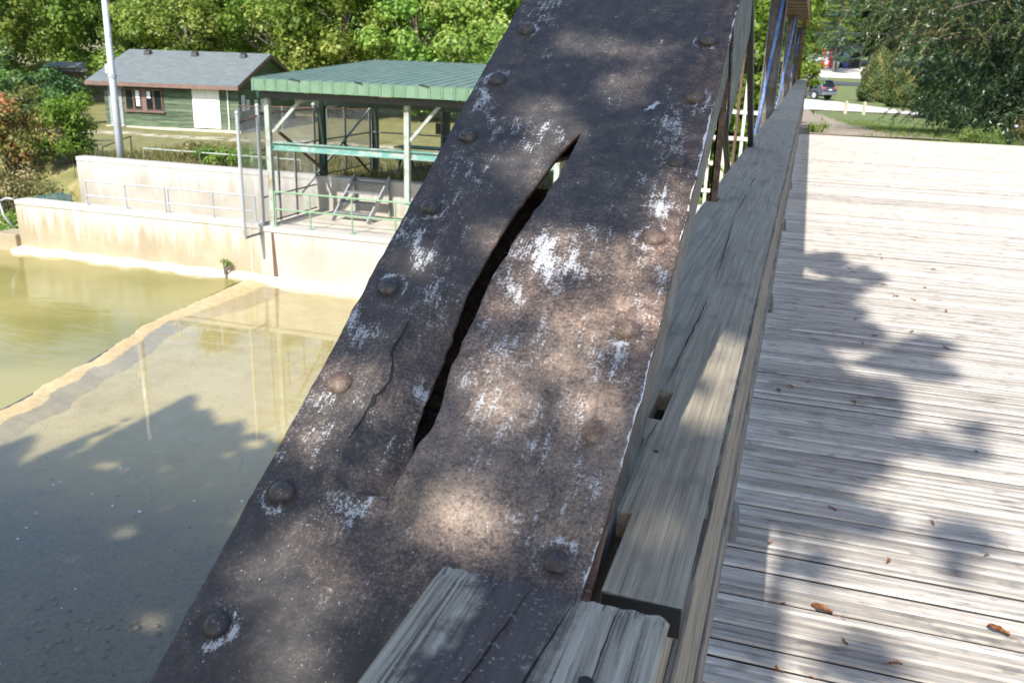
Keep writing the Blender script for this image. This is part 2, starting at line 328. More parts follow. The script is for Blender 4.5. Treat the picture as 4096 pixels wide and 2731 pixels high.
def make_plate():
    m = NT('rusted_painted_plate')
    ob = m.coord('Object')
    pt = m.n('Attribute', 2, {'attribute_name': 'paint'})
    ru = m.n('Attribute', 2, {'attribute_name': 'rust'})
    ed = m.n('Attribute', 2, {'attribute_name': 'edge'})
    nb = m.noise(ob, 7.0, 6, 0.6)
    nm = m.noise(ob, 38.0, 6, 0.68)
    nf = m.noise(ob, 240.0, 6, 0.72)
    ns = m.noise(ob, 420.0, 2, 0.5)
    streak = m.noise(m.coord('Object', (95, 14, 14)), 1.0, 7, 0.72)
    drip = m.noise(m.coord('Object', (26, 2.4, 2.4)), 1.0, 6, 0.62)
    gr = m.n('Attribute', 2, {'attribute_name': 'grime'})
    dark = m.ramp(nm, [(0.3, (0.026, 0.024, 0.025)), (0.55, (0.056, 0.050, 0.048)), (0.75, (0.105, 0.088, 0.076))])
    rust = m.ramp(m.math('ADD', m.math('MULTIPLY', nm, 0.6), m.math('MULTIPLY', nf, 0.4)), [(0.36, (0.038, 0.028, 0.027)), (0.48, (0.105, 0.067, 0.051)), (0.58, (0.225, 0.142, 0.10)), (0.70, (0.36, 0.255, 0.18))])
    rf = m.sstep(m.math('ADD', m.math('ADD', ru, m.math('MULTIPLY_ADD', nf, 0.5, -0.25)), m.math('MULTIPLY_ADD', nb, 1.0, -0.5)), 0.05, 0.95)
    c = m.mix(rf, dark, rust)
    # grey lichen and chalky bloom over the rust
    bo = m.n('Attribute', 2, {'attribute_name': 'bloom'})
    bl = m.sstep(m.math('ADD', m.math('MULTIPLY_ADD', nf, 1.15, m.math('MULTIPLY', nm, 0.25)), m.math('MULTIPLY_ADD', bo, 0.30, m.math('MULTIPLY_ADD', nb, 0.3, -0.15))), 0.70, 1.12)
    c = m.mix(m.math('MULTIPLY', bl, 0.50), c, (0.38, 0.315, 0.255))
    c = m.mix(m.math('MULTIPLY', m.sstep(drip, 0.50, 0.70), 0.55), c, (0.030, 0.026, 0.026))
    c = m.mix(m.math('MULTIPLY', m.sstep(nb, 0.54, 0.70), 0.40), c, (0.035, 0.031, 0.032))
    c = m.mix(m.math('MULTIPLY', gr, 0.75), c, (0.022, 0.016, 0.014))
    # thin remains of white paint
    e = m.math('ADD', m.math('MULTIPLY_ADD', nf, 1.0, -0.5), m.math('ADD', m.math('MULTIPLY_ADD', streak, 1.5, -0.75), m.math('MULTIPLY_ADD', nm, 0.9, -0.45)))
    e = m.math('ADD', e, m.math('MULTIPLY_ADD', ns, 0.7, -0.35))
    wp = m.sstep(m.math('ADD', m.math('MULTIPLY', pt, 0.66), m.math('MULTIPLY', e, 1.2)), 0.34, 0.66)
    c = m.mix(m.math('MULTIPLY', wp, 0.80), c, (0.60, 0.62, 0.65))
    sp = m.sstep(m.noise(ob, 300, 2, 0.4), 0.735, 0.76)
    c = m.mix(m.math('MULTIPLY', sp, 0.75), c, (0.55, 0.56, 0.57))
    we = m.sstep(m.math('ADD', ed, m.math('MULTIPLY_ADD', nm, 1.6, -0.8)), 0.62, 0.72)
    c = m.mix(we, c, (0.74, 0.75, 0.76))
    m.bump(m.math('ADD', m.math('MULTIPLY', nf, 0.6), m.math('ADD', m.math('MULTIPLY', nm, 0.8), m.math('MULTIPLY', wp, 0.7))), 0.45, 0.004)
    r = m.math('MULTIPLY_ADD', nm, 0.35, 0.36)
    return m.done(c, r)
M['plate'] = make_plate()
M['rivet_dark'] = metal('rivet_dark', (0.045, 0.042, 0.042), 0.45, (0.10, 0.07, 0.055), 0.4, 0, 30, 0.25)
M['rivet_rust'] = metal('rivet_rust', (0.085, 0.052, 0.040), 0.55, (0.15, 0.105, 0.075), 0.5, 0, 60, 0.3)
M['channel'] = metal('grey_flaked_channel', (0.13, 0.14, 0.15), 0.55, (0.05, 0.043, 0.04), 0.6, 0, 16, 0.35)
M['rust_edge'] = metal('rusty_edge', (0.085, 0.05, 0.035), 0.85, (0.17, 0.10, 0.065), 0.5, 0, 30, 0.3)
M['steel_dark'] = metal('dark_steel', (0.022, 0.024, 0.026), 0.4, (0.06, 0.05, 0.04), 0.2, 0, 12)
M['post_grey'] = metal('grey_post_paint', (0.19, 0.19, 0.185), 0.7, (0.11, 0.095, 0.08), 0.5, 0, 7)
M['blue'] = metal('blue_paint', (0.06, 0.16, 0.55), 0.55, (0.22, 0.30, 0.45), 0.45, 0, 14)
M['chord_tan'] = metal('tan_chord_paint', (0.30, 0.20, 0.085), 0.7, (0.14, 0.09, 0.05), 0.4, 0, 5)
M['galv'] = metal('galvanised_steel', (0.42, 0.45, 0.48), 0.45, (0.26, 0.22, 0.18), 0.2, 0.2, 10)
M['galv_dark'] = metal('dull_galvanised_steel', (0.22, 0.235, 0.25), 0.5, (0.12, 0.10, 0.085), 0.3, 0.1, 10)
M['pole'] = metal('pale_blue_pole', (0.55, 0.60, 0.66), 0.4, (0.35, 0.36, 0.37), 0.25, 0.1, 4)
M['wire'] = flat('wire', (0.07, 0.075, 0.08), 0.5, 0.2, 5)
M['wire_pale'] = flat('pale_wire', (0.30, 0.31, 0.32), 0.5, 0.2, 5)
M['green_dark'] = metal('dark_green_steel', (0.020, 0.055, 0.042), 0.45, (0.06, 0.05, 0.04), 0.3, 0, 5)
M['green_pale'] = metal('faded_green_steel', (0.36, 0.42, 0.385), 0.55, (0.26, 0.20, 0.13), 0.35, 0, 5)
M['green_rail'] = metal('green_rail_paint', (0.20, 0.34, 0.20), 0.5, (0.25, 0.25, 0.2), 0.2, 0, 8)
M['teal'] = metal('teal_beam_paint', (0.13, 0.30, 0.265), 0.5, (0.36, 0.42, 0.39), 0.4, 0, 3)
M['roof_green'] = metal('green_sheet_metal', (0.095, 0.155, 0.115), 0.45, (0.13, 0.185, 0.145), 0.5, 0, 1.5)
M['fascia_green'] = metal('green_fascia_metal', (0.115, 0.215, 0.135), 0.5, (0.16, 0.255, 0.175), 0.5, 0, 1.2)
M['siding'] = wood('green_siding', (0.035, 0.06, 0.036), (0.075, 0.112, 0.066), (0.135, 0.18, 0.105), 0, 9, 0.5, 0.8, 0.3, 0.9, (0.035, 0.06, 0.04))
M['trim_brown'] = flat('brown_trim', (0.17, 0.105, 0.085), 0.6, 0.15, 4)
M['white'] = flat('white_paint', (0.78, 0.78, 0.76), 0.6, 0.03, 2)
M['door_grey'] = flat('grey_door_paint', (0.30, 0.30, 0.32), 0.6, 0.12, 3)
M['black'] = flat('black_plastic', (0.02, 0.02, 0.022), 0.5, 0.1, 5)
M['glass_dark'] = flat('dark_glass', (0.014, 0.018, 0.02), 0.08, 0.2, 2)
M['paper'] = flat('paper', (0.75, 0.78, 0.82), 0.7, 0.03, 2)
M['ink'] = flat('grey_ink', (0.25, 0.26, 0.30), 0.7, 0.05, 2)
M['interior'] = flat('dark_interior', (0.02, 0.02, 0.02), 0.9, 0.1, 2)

def make_shingle():
    m = NT('grey_shingles')
    ob = m.coord('Object', (1, 1, 1))
    br = m.t.nodes.new('ShaderNodeTexBrick'); m.t.links.new(ob, br.inputs[0])
    br.inputs['Scale'].default_value = 3.2; br.inputs['Color1'].default_value = (0.10, 0.125, 0.13, 1); br.inputs['Color2'].default_value = (0.155, 0.18, 0.185, 1)
    br.inputs['Mortar'].default_value = (0.06, 0.07, 0.075, 1); br.inputs['Mortar Size'].default_value = 0.02
    br.inputs['Brick Width'].default_value = 0.9; br.inputs['Row Height'].default_value = 0.42
    n = m.noise(ob, 40, 4, 0.7)
    c = m.mix(m.math('MULTIPLY', n, 0.5), br.outputs[0], (0.17, 0.19, 0.19))
    m.bump(n, 0.4, 0.01)
    return m.done(c, 0.9)
M['shingle'] = make_shingle()

def make_concrete(name, ztop, base=(0.31, 0.255, 0.165), pale=(0.54, 0.53, 0.50), drip=0.75, low=(0.41, 0.345, 0.24), drop=1.1):
    m = NT(name)
    ob = m.coord('Object'); sep = m.t.nodes.new('ShaderNodeSeparateXYZ'); m.t.links.new(ob, sep.inputs[0])
    z = sep.outputs[2]
    st = m.noise(m.coord('Object', (4.2, 4.2, 0.30)), 1.0, 9, 0.72)
    bl = m.noise(ob, 0.9, 5, 0.6)
    sm = m.noise(ob, 9.0, 6, 0.65)
    fi = m.noise(ob, 60.0, 4, 0.6)
    dz = m.math('SUBTRACT', ztop, z)                       # depth below the coping
    w = m.math('ADD', m.math('MULTIPLY_ADD', st, 2.6, -1.25), m.math('MULTIPLY_ADD', dz, -1.0 / drop, 0.62))
    w = m.sstep(w, -0.1, 0.75)
    c = m.mix(m.sstep(bl, 0.3, 0.7), base, low)
    c = m.mix(m.math('MULTIPLY', w, drip), c, pale)
    d = m.sstep(m.math('ADD', m.math('MULTIPLY', st, 0.8), m.math('MULTIPLY_ADD', dz, -0.9, m.math('MULTIPLY', sm, 0.4))), 0.52, 0.80)
    c = m.mix(m.math('MULTIPLY', d, 0.35), c, (0.20, 0.19, 0.16))
    c = m.mix(m.math('MULTIPLY', m.sstep(sm, 0.56, 0.72), 0.25), c, (0.25, 0.22, 0.17))
    c = m.mix(m.math('MULTIPLY', fi, 0.15), c, (0.3, 0.28, 0.25))
    m.bump(m.math('ADD', sm, m.math('MULTIPLY', fi, 0.5)), 0.25, 0.01)
    return m.done(c, 0.88)
M['conc_low'] = make_concrete('stained_concrete', -2.62, drip=0.85)
M['conc_up'] = make_concrete('pale_concrete', -1.76, (0.29, 0.265, 0.21), (0.50, 0.495, 0.47), 0.85, (0.38, 0.355, 0.305), 1.3)
M['conc_plat'] = make_concrete('grey_concrete', -2.66, (0.36, 0.335, 0.28), (0.54, 0.53, 0.50), 0.6, (0.46, 0.435, 0.38), 0.8)
M['conc_floor'] = flat('concrete_floor', (0.52, 0.47, 0.40), 0.9, 0.18, 1.5)
M['conc_foot'] = flat('pale_footing', (0.60, 0.55, 0.45), 0.9, 0.18, 3)

# ------------------------------------------------------------------ terrain
def sm(t): t = np.clip(t, 0, 1); return t * t * (3 - 2 * t)
def wob(x, y, s=1.0):
    return (np.sin(x * 1.7 * s + 1.3 * np.sin(y * 1.1 * s)) + np.sin(y * 2.1 * s + 0.8 * np.sin(x * 1.9 * s + 2)) + np.sin((x + y) * 3.7 * s + 1) * 0.5) / 2.5
R_PROF = ([-1e4, 21.7, 24, 40, 60, 87, 110, 120, 130, 143, 180, 250, 600, 1500], [-0.02, -0.02, -0.10, -0.95, -1.55, -1.78, -1.05, -0.88, -0.3, 0.45, 1.6, 4, 10, 20])
L_PROF = ([-1e4, 21.4, 28, 36, 60, 90, 150, 250, 600, 1500], [-1.95, -1.95, -2.2, -2.5, -2.2, -1.0, 1.5, 4, 10, 20])
def gz(x, y):
    x = np.asarray(x, float); y = np.asarray(y, float)
    right = np.interp(y, *R_PROF); left = np.interp(y, *L_PROF)
    k = sm((x + 6.0) / 4.6) * np.where(x < -1.15, sm((y - 21.5) / 8.0), 1.0)
    land = left * (1 - k) + right * k + wob(x, y, 0.35) * 0.05
    land = land + np.clip((y - 22) / 10, 0, 1) * wob(x, y, 0.9) * 0.025
    deep = sm((-12.35 - x) / 0.5)
    bed = -4.11 + wob(x, y, 1.6) * 0.02 - 1.1 * deep
    near = sm((3.2 - y) / 7.0); bed = bed + near * 3.4
    # far-bank line
    bank = np.where(x < -20.3, 0, 1)
    t_cut = (y > 21.5).astype(float)
    t_l = sm((y - 17.0 - np.clip(-(x + 20.5), 0, 30) * 0.12) / 6.5)
    t_r = sm((y - 18.6) / 3.4)
    t = np.where(x < -20.6, t_l, np.where(x > 5.4, t_r, t_cut))
    return bed * (1 - t) + land * t
def gzf(x, y): return float(gz(x, y))

xs = np.unique(np.concatenate([[-1500, -700, -400, -250, -160, -120, -90], np.arange(-80, -45, 3.5), np.arange(-45, -22, 1.0), np.arange(-22, 9, 0.33), np.arange(9, 40, 1.5), [45, 55, 70, 100, 150, 250, 400, 700, 1500]]))
ys = np.unique(np.concatenate([[-1500, -400, -120, -50, -25, -15], np.arange(-10, 3, 0.6), np.arange(3, 21.2, 0.35), [21.49, 21.51], np.arange(22, 50, 0.6), np.arange(50, 120, 1.6), [125, 135, 150, 170, 200, 250, 350, 600, 1000, 1600]]))
GX, GY = np.meshgrid(xs, ys)
GZ = gz(GX, GY)
nx, ny = len(xs), len(ys)
idx = np.arange(nx * ny).reshape(ny, nx)
quads = np.stack([idx[:-1, :-1], idx[:-1, 1:], idx[1:, 1:], idx[1:, :-1]], -1).reshape(-1, 4)

def make_ground():
    m = NT('ground_cover')
    ob = m.coord('Object'); sep = m.t.nodes.new('ShaderNodeSeparateXYZ'); m.t.links.new(ob, sep.inputs[0])
    x, y, z = sep.outputs
    a = m.noise(ob, 0.35, 5, 0.6); b = m.noise(ob, 2.2, 6, 0.65); c = m.noise(ob, 22, 5, 0.7)
    # grass: greener on the lawn by the road, drier on the works bank
    lawn = m.ramp(m.math('ADD', m.math('MULTIPLY', b, 0.5), m.math('MULTIPLY', c, 0.5)), [(0.35, (0.06, 0.09, 0.025)), (0.5, (0.125, 0.16, 0.045)), (0.65, (0.235, 0.245, 0.095))])
    dry = m.ramp(m.math('ADD', m.math('MULTIPLY', b, 0.6), m.math('MULTIPLY', c, 0.4)), [(0.35, (0.10, 0.12, 0.03)), (0.5, (0.19, 0.185, 0.065)), (0.65, (0.33, 0.27, 0.13))])
    g = m.mix(m.sstep(m.math('ADD', x, m.math('MULTIPLY', a, 2.0)), -8.0, -2.0), dry, lawn)
    yw = m.math('ADD', y, m.math('MULTIPLY_ADD', b, 3.0, m.math('MULTIPLY_ADD', x, -0.22, -1.5)))
    tr = m.math('SUBTRACT', 1.0, m.sstep(m.math('ABSOLUTE', m.math('SUBTRACT', yw, 38.6)), 0.5, 1.1))
    tr = m.math('MULTIPLY', tr, m.sstep(b, 0.40, 0.58))
    tr = m.math('MULTIPLY', tr, m.math('SUBTRACT', 1.0, m.sstep(x, -10.0, -8.0)))
    g = m.mix(tr, g, (0.52, 0.46, 0.36))
    # river bed: silty sand, algae and darker cracks
    vor = m.n('TexVoronoi', 0, {'feature': 'DISTANCE_TO_EDGE'}, Vector=m.n('VectorMath', 0, {'operation': 'ADD'}, i0=ob, i1=m.n('VectorMath', 0, {'operation': 'SCALE'}, i0=m.noise(ob, 1.1, 4, 0.6, 0, 1), Scale=1.6)), Scale=0.55)
    bed = m.ramp(m.math('ADD', m.math('MULTIPLY', a, 0.5), m.math('MULTIPLY', b, 0.5)), [(0.34, (0.50, 0.38, 0.15)), (0.5, (0.64, 0.50, 0.235)), (0.66, (0.72, 0.59, 0.33))])
    bed = m.mix(m.math('MULTIPLY', m.math('SUBTRACT', 1.0, m.sstep(vor, 0.0, 0.05)), m.math('MULTIPLY', m.sstep(b, 0.45, 0.6), 0.2)), bed, (0.12, 0.11, 0.08))
    silt_shade = m.sstep(m.math('ADD', y, m.math('MULTIPLY_ADD', a, -5.0, m.math('MULTIPLY', b, -2.0))), 6.6, 3.2)  # pebbly silt near the bank, darkened further to deepen the shaded water
    bed = m.mix(m.math('MULTIPLY', silt_shade, 0.9), bed, m.ramp(c, [(0.35, (0.12, 0.105, 0.08)), (0.65, (0.24, 0.21, 0.165))]))
    bed = m.mix(m.math('MULTIPLY', m.sstep(c, 0.58, 0.72), 0.3), bed, (0.20, 0.17, 0.11))
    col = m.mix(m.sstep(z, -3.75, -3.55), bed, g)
    m.bump(c, 0.5, 0.05)
    return m.done(col, 0.95)
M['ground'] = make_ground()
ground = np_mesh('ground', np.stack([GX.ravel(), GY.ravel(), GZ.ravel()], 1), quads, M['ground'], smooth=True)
tag(ground, 'river bed and grassy banks on both sides of the water', kind='structure')

def strip(name, x0, x1, yfa, yfb, mat, lift, nxs=60, nys=14):
    """a road or path sheet that follows the terrain between two edge functions"""
    X = np.linspace(x0, x1, nxs); A = np.array([yfa(v) for v in X]); B = np.array([yfb(v) for v in X])
    T = np.linspace(0, 1, nys)[:, None]
    YY = A[None] * (1 - T) + B[None] * T; XX = np.repeat(X[None], nys, 0)
    ZZ = gz(XX, YY) + lift
    ii = np.arange(nxs * nys).reshape(nys, nxs)
    q = np.stack([ii[:-1, :-1], ii[:-1, 1:], ii[1:, 1:], ii[1:, :-1]], -1).reshape(-1, 4)
    return np_mesh(name, np.stack([XX.ravel(), YY.ravel(), ZZ.ravel()], 1), q, mat, smooth=True)

def make_gravel(name, a, b, sc=14):
    m = NT(name); ob = m.coord('Object')
    n = m.noise(ob, sc, 5, 0.7); k = m.noise(ob, 0.6, 4, 0.6)
    c = m.ramp(m.math('ADD', m.math('MULTIPLY', n, 0.6), m.math('MULTIPLY', k, 0.4)), [(0.35, a), (0.65, b)])
    m.bump(n, 0.4, 0.02); return m.done(c, 0.95)
M['gravel'] = make_gravel('pale_gravel', (0.48, 0.44, 0.38), (0.66, 0.62, 0.56))
M['asphalt'] = make_gravel('asphalt', (0.045, 0.048, 0.055), (0.075, 0.078, 0.085))
M['dirt'] = make_gravel('dirt_path', (0.20, 0.16, 0.115), (0.37, 0.31, 0.24), 6)
tag(strip('gravel_road', -40, 8.0, lambda x: 63.5 - 0.1 * x + 0.15 * math.sin(x), lambda x: 87 - max(0, x) * 2.6 + 0.2 * math.sin(x * 1.7), M['gravel'], 0.05), 'pale gravel road where the dark car is parked', kind='structure')
tag(strip('road', -60, 60, lambda x: 110.0, lambda x: 120.0, M['asphalt'], 0.06), 'grey asphalt road beyond the parked car', kind='structure')
tag(strip('gravel_lot', -40, 10, lambda x: 125.5 + 0.3 * math.sin(x), lambda x: 150, M['gravel'], 0.06), 'bright gravel lot beyond the road', kind='structure')
tag(strip('path', -1.0, 3.2, lambda x: 21.75 + 0.02 * math.sin(x * 6), lambda x: 64.0 - max(0, x - 0.1) * 13 + 0.5 * math.sin(x * 5), M['dirt'], 0.03, 40, 60), 'dirt path leading off the end of the deck', kind='structure')

# ------------------------------------------------------------------ water
def make_shallow():
    m = NT('clear_shallow_water')
    ob = m.coord('Object', (1.0, 1.6, 1)); n = m.noise(ob, 2.2, 4, 0.5)
    bp = m.t.nodes.new('ShaderNodeBump'); bp.inputs['Strength'].default_value = 0.015; bp.inputs['Distance'].default_value = 0.05
    m.t.links.new(n, bp.inputs['Height'])
    tr = m.t.nodes.new('ShaderNodeBsdfTransparent'); tr.inputs[0].default_value = (0.88, 0.90, 0.87, 1)
    df = m.t.nodes.new('ShaderNodeBsdfDiffuse'); df.inputs[0].default_value = (0.40, 0.34, 0.20, 1)
    gl = m.t.nodes.new('ShaderNodeBsdfGlossy'); gl.inputs['Roughness'].default_value = 0.02; m.t.links.new(bp.outputs[0], gl.inputs['Normal'])
    geo = m.t.nodes.new('ShaderNodeNewGeometry')
    c_ = m.math('ABSOLUTE', m.n('VectorMath', 1, {'operation': 'DOT_PRODUCT'}, i0=bp.outputs[0], i1=geo.outputs['Incoming']))
    fr = m.math('MULTIPLY_ADD', m.math('POWER', m.math('SUBTRACT', 1.0, c_, clamp=True), 4.0), 0.92, 0.06)
    m1 = m.t.nodes.new('ShaderNodeMixShader'); m1.inputs[0].default_value = 0.09
    m.t.links.new(tr.outputs[0], m1.inputs[1]); m.t.links.new(df.outputs[0], m1.inputs[2])
    m2 = m.t.nodes.new('ShaderNodeMixShader'); m.t.links.new(fr, m2.inputs[0])
    m.t.links.new(m1.outputs[0], m2.inputs[1]); m.t.links.new(gl.outputs[0], m2.inputs[2])
    m.t.links.new(m2.outputs[0], m.out.inputs[0]); return m.m
def make_deep():
    m = NT('murky_green_water')
    ob = m.coord('Object', (1.0, 2.6, 1)); n = m.noise(ob, 1.6, 5, 0.55, 0.6); k = m.noise(m.coord('Object'), 0.25, 3, 0.5)
    c = m.ramp(k, [(0.35, (0.20, 0.19, 0.06)), (0.65, (0.33, 0.29, 0.11))])
    m.bump(n, 0.12, 0.06)
    m.b.inputs['IOR'].default_value = 1.33
    return m.done(c, 0.04)
def weir_x(y): return np.interp(y, [0, 3, 7, 9.9, 11.5, 13, 14.8, 17, 18.5], [-11.5, -11.5, -11.5, -11.55, -11.8, -12.15, -12.55, -12.72, -12.9])
yy = np.concatenate([[-30, -10, -3], np.linspace(0, 18.55, 60), [19, 21.4]])
wx = weir_x(yy)
vl = [(-120, y, -4.0) for y in yy] + [(x + 0.12, y, -4.0) for x, y in zip(wx, yy)]
n_ = len(yy)
w1 = np_mesh('pool_water', vl, [(i, n_ + i, n_ + i + 1, i + 1) for i in range(n_ - 1)], make_deep())
tag(w1, 'murky olive green pool beyond the weir', kind='structure')
vr = [(x + 0.12, y, -4.0) for x, y in zip(wx, yy)] + [(60, y, -4.0) for y in yy]
w2 = np_mesh('shallow_water', vr, [(i, n_ + i, n_ + i + 1, i + 1) for i in range(n_ - 1)], make_shallow())
tag(w2, 'clear shallow water over the sandy slab near the bridge', kind='structure')

# weir ledge, a broken concrete sill just breaking the surface
ys_w = np.arange(2.0, 18.6, 0.09)
cols = np.linspace(0, 1, 15)
V = []
for y in ys_w:
    xl = float(weir_x(y)) + 0.05 * math.sin(y * 2.1) * min(1, max(0, (17 - y) / 3)) + 0.04 * math.sin(y * 5.7 + math.sin(y * 1.7)) * min(1, max(0, (15.5 - y) / 3)) + 0.015 * math.sin(y * 23)
    w = float(np.interp(y, [2, 8, 12, 14.6, 15.4, 16.6, 18.6], [1.1, 1.1, 1.0, 0.9, 1.1, 1.4, 1.95]))
    for t in cols:
        x = xl + w * t
        h = float(np.interp(t, [0, 0.06, 0.16, 0.45, 1.0], [-4.7, -4.06, -3.985, -4.0, -4.17]))
        amp = 0.012 if y > 15.0 else 0.016
        h += amp * float(wob(x * 3, y * 3, 1.0)) * (0.2 if t == 0 else 1.0) * (0.4 if t > 0.6 else 1) + float(np.interp(y, [14.6, 15.8], [0.010, 0.024]))
        V.append((x, y, h))
nc = len(cols); nr = len(ys_w); ii = np.arange(nr * nc).reshape(nr, nc)
q = np.stack([ii[:-1, :-1], ii[:-1, 1:], ii[1:, 1:], ii[1:, :-1]], -1).reshape(-1, 4)
M['weir'] = make_gravel('worn_sill', (0.40, 0.30, 0.15), (0.56, 0.45, 0.27), 7)
weir = np_mesh('weir', V, q, M['weir'], smooth=False)
tag(weir, 'broken pale weir sill running out from the wall', 'weir')

# pebbles under the shallow water and specks drifting on it
bm = bmesh.new(); bmesh.ops.create_icosphere(bm, subdivisions=1, radius=1.0)
ico_v = np.array([v.co[:] for v in bm.verts]); ico_f = np.array([[v.index for v in f.verts] for f in bm.faces]); bm.free()
PV, PF = [], []
def stones(n, xr, yr, rr, zf, flat_=0.6):
    global PV, PF
    for _ in range(n):
        x, y = rng.uniform(*xr), rng.uniform(*yr); r = rng.uniform(*rr) ** 1.0
        s = r * rng.uniform(0.7, 1.3, 3); s[2] *= flat_
        a = rng.uniform(0, 6.28); jit = 1 + rng.uniform(-0.18, 0.18, ico_v.shape)
        v = ico_v * jit * s; v = np.stack([v[:, 0] * math.cos(a) - v[:, 1] * math.sin(a), v[:, 0] * math.sin(a) + v[:, 1] * math.cos(a), v[:, 2]], 1)
        v += (x, y, zf(x, y) + s[2] * 0.3)
        PF.append(ico_f + sum(len(p) for p in PV)); PV.append(v)
stones(420, (-8.6, -3.0), (3.0, 6.3), (0.015, 0.05), gzf)
stones(40, (-11.0, -5.0), (6.3, 9.0), (0.012, 0.03), gzf)
M['stone'] = flat('river_stone', (0.27, 0.225, 0.14), 0.85, 0.4, 6)
tag(np_mesh('pebbles', np.concatenate(PV), np.concatenate(PF), M['stone'], smooth=True), 'scattered brown pebbles lying on the shallow river bed', kind='stuff')
mb = MB()
for _ in range(34):
    x, y = rng.uniform(-9.5, -3.5), rng.uniform(4.6, 9.0); r = rng.uniform(0.008, 0.022); a = rng.uniform(0, 3)
    p = [(x + r * math.cos(a + k) * (1.6 if k % 3 == 0 else 1), y + r * math.sin(a + k)) for k in np.linspace(0, 5.24, 6)]
    mb.prism(p, 'z', -3.998, -3.992)
tag(mb.build('floating_specks', M['paper']), 'tiny white specks floating on the shaded water', kind='stuff')
# ------------------------------------------------------------------ river walls
def wall(name, x0, x1, y0, y1, z0, z1, mat, label, cop=0.03):
    o = MB().box(x0, x1, y0, y1, z0, z1 - 0.12).build(name, mat)
    MB().box(x0 - 0.0, x1, y0 - cop, y1 + cop, z1 - 0.12, z1).build('coping', mat, o, bevel=0.012)
    return tag(o, label, 'wall')
lw = wall('lower_wall', -19.9, -12.36, 18.5, 18.9, -5.5, -2.62, M['conc_low'], 'long stained tan river wall with white drips and grey handrails')
fv = []
for k in range(61):
    x = -19.95 + k * 0.127
    fv.append((x, 18.5 - 0.30 - 0.08 * math.sin(k * 0.31) - 0.05 * math.sin(k * 0.9), -3.93 + 0.02 * math.sin(k * 0.7)))
f = MB(); n = len(fv)
for (x, y, z) in fv: f.v += [(x, 18.5, z + 0.05), (x, y, z), (x, y - 0.08, -4.4)]
for k in range(n - 1):
    a = 3 * k
    f.f += [(a, a + 1, a + 4, a + 3), (a + 1, a + 2, a + 5, a + 4)]
f.build('footing', M['conc_foot'], lw, smooth=True)
MB().box(-20.65, -19.9, 18.35, 19.0, -5.0, -3.55).build('end_block', M['conc_low'], lw, bevel=0.03)
MB().box(-12.62, -12.585, 18.487, 18.5, -4.2, -2.75).build('joint', M['conc_foot'], lw)
uw = wall('upper_wall', -20.35, -1.2, 21.3, 21.62, -4.2, -1.78, M['conc_up'], 'upper pale retaining wall behind the walkway and shelter', 0.02)
pw = wall('platform_wall', -12.34, -1.2, 18.46, 18.9, -5.5, -2.66, M['conc_plat'], 'grey river wall under the open green shelter')
f = MB(); fv = []
for k in range(60):
    x = -12.3 + k * 0.19
    fv.append((x, 18.46 - 0.34 - 0.07 * math.sin(k * 0.41), -3.95 + 0.015 * math.sin(k)))
for (x, y, z) in fv: f.v += [(x, 18.46, z + 0.05), (x, y, z), (x, y - 0.1, -4.4)]
for k in range(len(fv) - 1):
    a = 3 * k; f.f += [(a, a + 1, a + 4, a + 3), (a + 1, a + 2, a + 5, a + 4)]
f.build('footing', M['conc_foot'], pw, smooth=True)
MB().prism([(-11.98, -3.9), (-11.86, -3.9), (-11.93, -2.8), (-12.0, -2.8)], 'y', 18.452, 18.46).build('rust_stain', M['rust_edge'], pw)
MB_low = MB().box(-20.3, -12.42, 18.9, 21.3, -4.2, -3.35).build('channel_floor', M['conc_floor'])
tag(MB_low, 'sunken concrete channel floor between the two river walls', kind='structure')
plat = MB().box(-12.41, -1.2, 18.9, 21.3, -3.4, -2.69).build('walkway', M['conc_floor'])
tag(plat, 'concrete platform floor under the shelter', kind='structure')
# bridge abutment under the far end of the deck
ab = MB().box(-1.19, 5.4, 21.62, 23.2, -5.0, -0.42).build('abutment', M['conc_plat'])
tag(ab, 'concrete abutment under the far end of the deck', kind='structure')

# ------------------------------------------------------------------ bridge deck
deck = MB().box(-0.45, 5.2, -6.0, 21.55, -0.42, -0.165).build('deck', M['post_wood'])
tag(deck, 'timber bridge deck of narrow boards laid on edge', kind='structure')
PITCH = 0.0412
def plank_mesh(seed, x0=-0.40, x1=5.1):
    r = np.random.default_rng(seed)
    w = 0.0372 / 2; c = 0.006
    prof = [(-w, -0.16), (-w, -c - 0.002 * r.random()), (-w + c * r.uniform(0.6, 1.3), 0), (w - c * r.uniform(0.6, 1.3), -0.001), (w, -c - 0.002 * r.random()), (w, -0.16)]
    xs_ = [x0 + (0.02 * r.random()), 0.5 + r.uniform(-0.2, 0.2), 2.0 + r.uniform(-0.4, 0.4), x1]
    v = []; f = []
    for x in xs_:
        dy = r.uniform(-0.0018, 0.0018); dz = r.uniform(-0.003, 0.001)
        for (y, z) in prof: v.append((x, y + dy, z + (dz if z > -0.1 else 0)))
    k = len(prof)
    for i in range(len(xs_) - 1):
        for j in range(k - 1):
            f.append((i * k + j, (i + 1) * k + j, (i + 1) * k + j + 1, i * k + j + 1))
    f.append(tuple(range(k))); f.append(tuple((len(xs_) - 1) * k + j for j in range(k))[::-1])
    me = bpy.data.meshes.new('plank'); me.from_pydata(v, [], f); me.materials.append(M['deck']); me.materials.append(M['deck_side'])
    for i in range(len(xs_) - 1):
        for j in (0, k - 2): me.polygons[i * (k - 1) + j].material_index = 1
    return me
pm = [plank_mesh(s) for s in range(14)]
Y0 = 1.30
